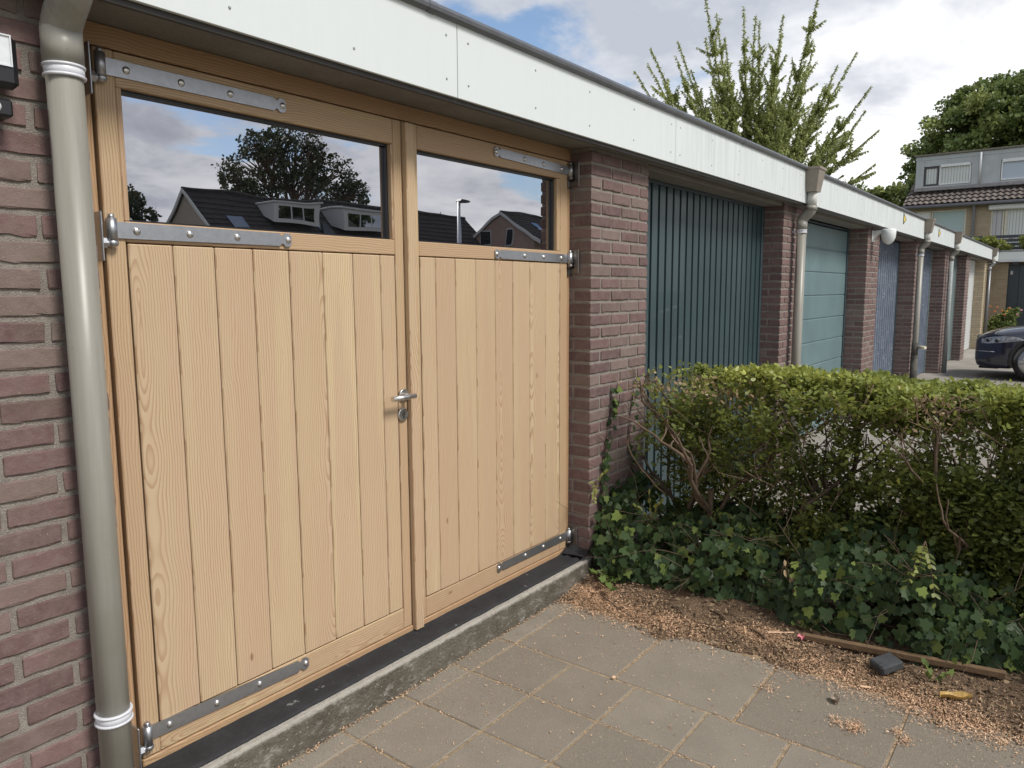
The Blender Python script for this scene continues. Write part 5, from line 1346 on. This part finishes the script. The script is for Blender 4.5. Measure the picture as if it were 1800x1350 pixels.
    for yw in (YN - .87, YN - 3.78):
        for sx in (-1, 1):
            xo = xc + sx * (W / 2 - .03); xi = xo - sx * .22; c = GZ + .33
            q = MB(); q.tube([(xi, yw, c), (xi + sx * .02, yw, c), (xo - sx * .03, yw, c), (xo, yw, c), (xo - sx * .004, yw, c)], [.30, .325, .325, .30, .235], 36, cap=True); wh = q.build("wheel", [RUBBER], car)
            q = MB(); q.tube([(xo - sx * .03, yw, c), (xo + sx * .006, yw, c), (xo + sx * .006, yw, c)], [.238, .238, .215], 32, cap=False)
            for k in range(5):
                for dd in (-.10, .10):
                    a = k * 1.2566 + dd; a2 = k * 1.2566 + dd * 2.1
                    q.tube([(xo + sx * .012, yw + .04 * math.cos(a), c + .04 * math.sin(a)), (xo + sx * .004, yw + .225 * math.cos(a2), c + .225 * math.sin(a2))], [.016, .012], 5)
            q.tube([(xo - sx * .01, yw, c), (xo + sx * .02, yw, c)], [.05, .042], 14); q.build("rim", [RIM], wh)
            q = MB(); q.tube([(xo - sx * .035, yw, c), (xo - sx * .028, yw, c)], .17, 24); q.build("brake_disc", [DARKST], wh)
    for sx in (-1, 1):
        q = MB(); q.ell((xc + sx * .98, YN - 1.85, GZ + 1.02), (.11, .06, .075), 12, 8); q.build("door_mirror", [CP], car)
make_car()

# ------------------------------------------------------------------ what stands across the way (seen mirrored in the door windows)
DKROOF = mat_rough("dark_roof_tiles", (.030, .028, .030), (.055, .05, .05), 3, 25, .02)
RENDER1 = mat_plain("beige_render", (.30, .26, .22), .8); 
XB = brickcoords("pink_brickwork", (.30, .20, .17), (.38, .27, .23), (.35, .31, .28), 1)
PANE = mat_glass("far_window_glass", (.35, .38, .42), .02)
def gable_house(name, label, x0, x1, yr, zr, hw, ze, wall, roofm, zb=-1.6, dorm=(), sky=(), wins=()):
    """ridge along x at y=-yr, height zr; eaves at -yr±hw, height ze"""
    FRW = mat_plain("mirrored_frame", (.42, .43, .43), .5); h = thing(name, label, "house", ((x0 + x1) / 2, -yr, zb)); y0, y1 = -yr - hw + .3, -yr + hw - .3
    mb = MB(); mb.prism([(y0, zb), (y1, zb), (y1, ze + .1), (-yr, zr - .18), (y0, ze + .1)], 'x', x0 + .12, x1 - .12); mb.build("wall", [wall], h)
    mb = MB(); sl = (zr - ze) / hw
    for s_ in (-1, 1):
        a = -yr; b_ = -yr + s_ * (hw + .2); mb.prism([(a, zr), (b_, ze - .2 * sl), (b_, ze - .2 * sl - .16), (a, zr - .16)] if s_ > 0 else [(a, zr), (a, zr - .16), (b_, ze - .2 * sl - .16), (b_, ze - .2 * sl)], 'x', x0, x1)
    nrows = 12
    for r in range(nrows):
        t = (r + .5) / nrows; y = -yr + hw * t; z = zr - (zr - ze) * t; mb.box(x0 + .01, x1 - .01, y - .02, y + .02, z, z + .035, 0)
    mb.tube([(x0 - .02, -yr, zr + .01), (x1 + .02, -yr, zr + .01)], .11, 8)
    rf = mb.build("roof", [roofm], h)
    mb = MB()
    for s_ in (-1, 1): mb.prism([(-yr, zr + .02), (-yr + s_ * (hw + .22), ze - .22 * sl), (-yr + s_ * (hw + .22), ze - .22 * sl - .22), (-yr, zr - .20)], 'x', x0 - .06, x0 - .003)
    mb.build("barge_board", [FRW], h)
    for (xa, xb, yf, za, zb_) in dorm:
        q = MB(); yb = -yr + .3; q.prism([(yf, za), (yf, zb_), (yb, zb_ - .02), (yb, zb_ - .4)], 'x', xa, xb); q.box(xa - .08, xb + .08, yb, yf + .1, zb_, zb_ + .10, .01); dm = q.build("dormer", [FRW], h)
        n = 3; w = (xb - xa - .5) / n
        for i in range(n):
            q = MB(); q.box(xa + .25 + i * w + .06, xa + .25 + (i + 1) * w - .06, yf + .004, yf + .02, za + .22, zb_ - .22); q.build("window", [PANE], dm)
    for (xa, xb, t0, t1) in sky:
        q = MB(); p = [(-yr + hw * t, zr - (zr - ze) * t) for t in (t0, t1)]; q.prism([(p[0][0], p[0][1] + .02), (p[1][0], p[1][1] + .02), (p[1][0], p[1][1] + .10), (p[0][0], p[0][1] + .10)], 'x', xa, xb); q.build("skylight", [PANE], rf)
    for (ya, yb_, za, zb_) in wins:
        q = MB(); q.box(x0 + .09, x0 + .118, -ya, -yb_, za, zb_); w = q.build("window", [FRW], h); q = MB(); q.box(x0 + .07, x0 + .088, -ya + .07, -yb_ - .07, za + .08, zb_ - .08); q.build("pane", [PANE], w)
    return h
gable_house("long_house", "dark tiled house with two white dormers, mirrored in the larger door window", 21.46, 44, 36, 5.45, 3.8, 1.9, RENDER1, DKROOF, dorm=((25.3, 28.5, -33.5, 3.75, 4.95), (30.0, 33.4, -33.5, 3.65, 4.85)), sky=((22.7, 23.6, .42, .62), (28.9, 29.7, .40, .62)))
gable_house("gable_house", "pinkish brick gable house with two windows, mirrored in the smaller door window", 43.13, 56, 32, 5.57, 3.4, 3.5, XB, DKROOF, wins=((33.9, 32.7, 3.35, 4.4), (31.35, 30.7, 3.2, 4.3)), sky=((45.2, 46.0, .4, .6),))
gable_house("low_house", "low dark roofed house with a pair of skylights, mirrored behind the lamp post", 46.0, 60, 46, 5.0, 3.6, 2.2, RENDER1, DKROOF, sky=((50.2, 51.0, .3, .6), (51.3, 52.1, .3, .6)))
lp = thing("street_lamp", "slim street lamp mirrored in the smaller door window", "street lamp", (18.4, -14, -1.6))
mb = MB(); mb.tube([(18.4, -14, -1.6), (18.4, -14, 0), (18.4, -14, 2.84)], [.07, .06, .045], 12); mb.build("pole", [STEEL], lp)
mb = MB(); mb.prism([(18.36, 2.86), (18.42, 2.92), (18.80, 2.90), (18.90, 2.86), (18.80, 2.82), (18.44, 2.80)], 'y', -14.08, -13.92); mb.build("lamp_head", [BLACK], lp)
TREE_B = mat_leaf("mirrored_tree_leaf", (0.020, 0.032, 0.014), (0.055, 0.078, 0.03), (0.12, 0.12, 0.05), trans=.15)
lob = [(31.5, -44, 8.6, 2.3), (34.5, -44, 9.3, 2.6), (37.5, -44, 8.6, 2.2), (29.6, -44, 7.6, 1.5), (40, -44, 7.6, 1.5), (34, -45, 11.0, 1.3), (36.4, -44, 10.3, 1.3), (31.6, -44, 10.2, 1.2), (34, -43, 7.0, 2.2), (38.5, -44, 6.8, 1.9), (30.5, -44, 6.4, 1.6)]
blob_tree("open_tree", "round-crowned open tree mirrored above the long dark roof", (34.3, -44, -1.6), lob, 10500, .19, TREE_B, .42, bare=1.6)
blob_tree("garden_tree", "small dense tree mirrored at the left end of the larger door window", (19.6, -40, -1.6), [(20.3, -40, 4.6, 1.2), (19.4, -40, 5.0, 1.4), (21.3, -40, 4.0, .8), (20.0, -40, 3.4, 1.3)], 4500, .18, TREE_B, .2)
blob_tree("garden_tree", "rounded bush tree mirrored behind the lamp post", (56, -50, -1.6), [(56, -50, 5.8, 1.7), (54, -50, 5.4, 1.4), (58.3, -50, 5.4, 1.3)], 5000, .22, TREE_B, .2)
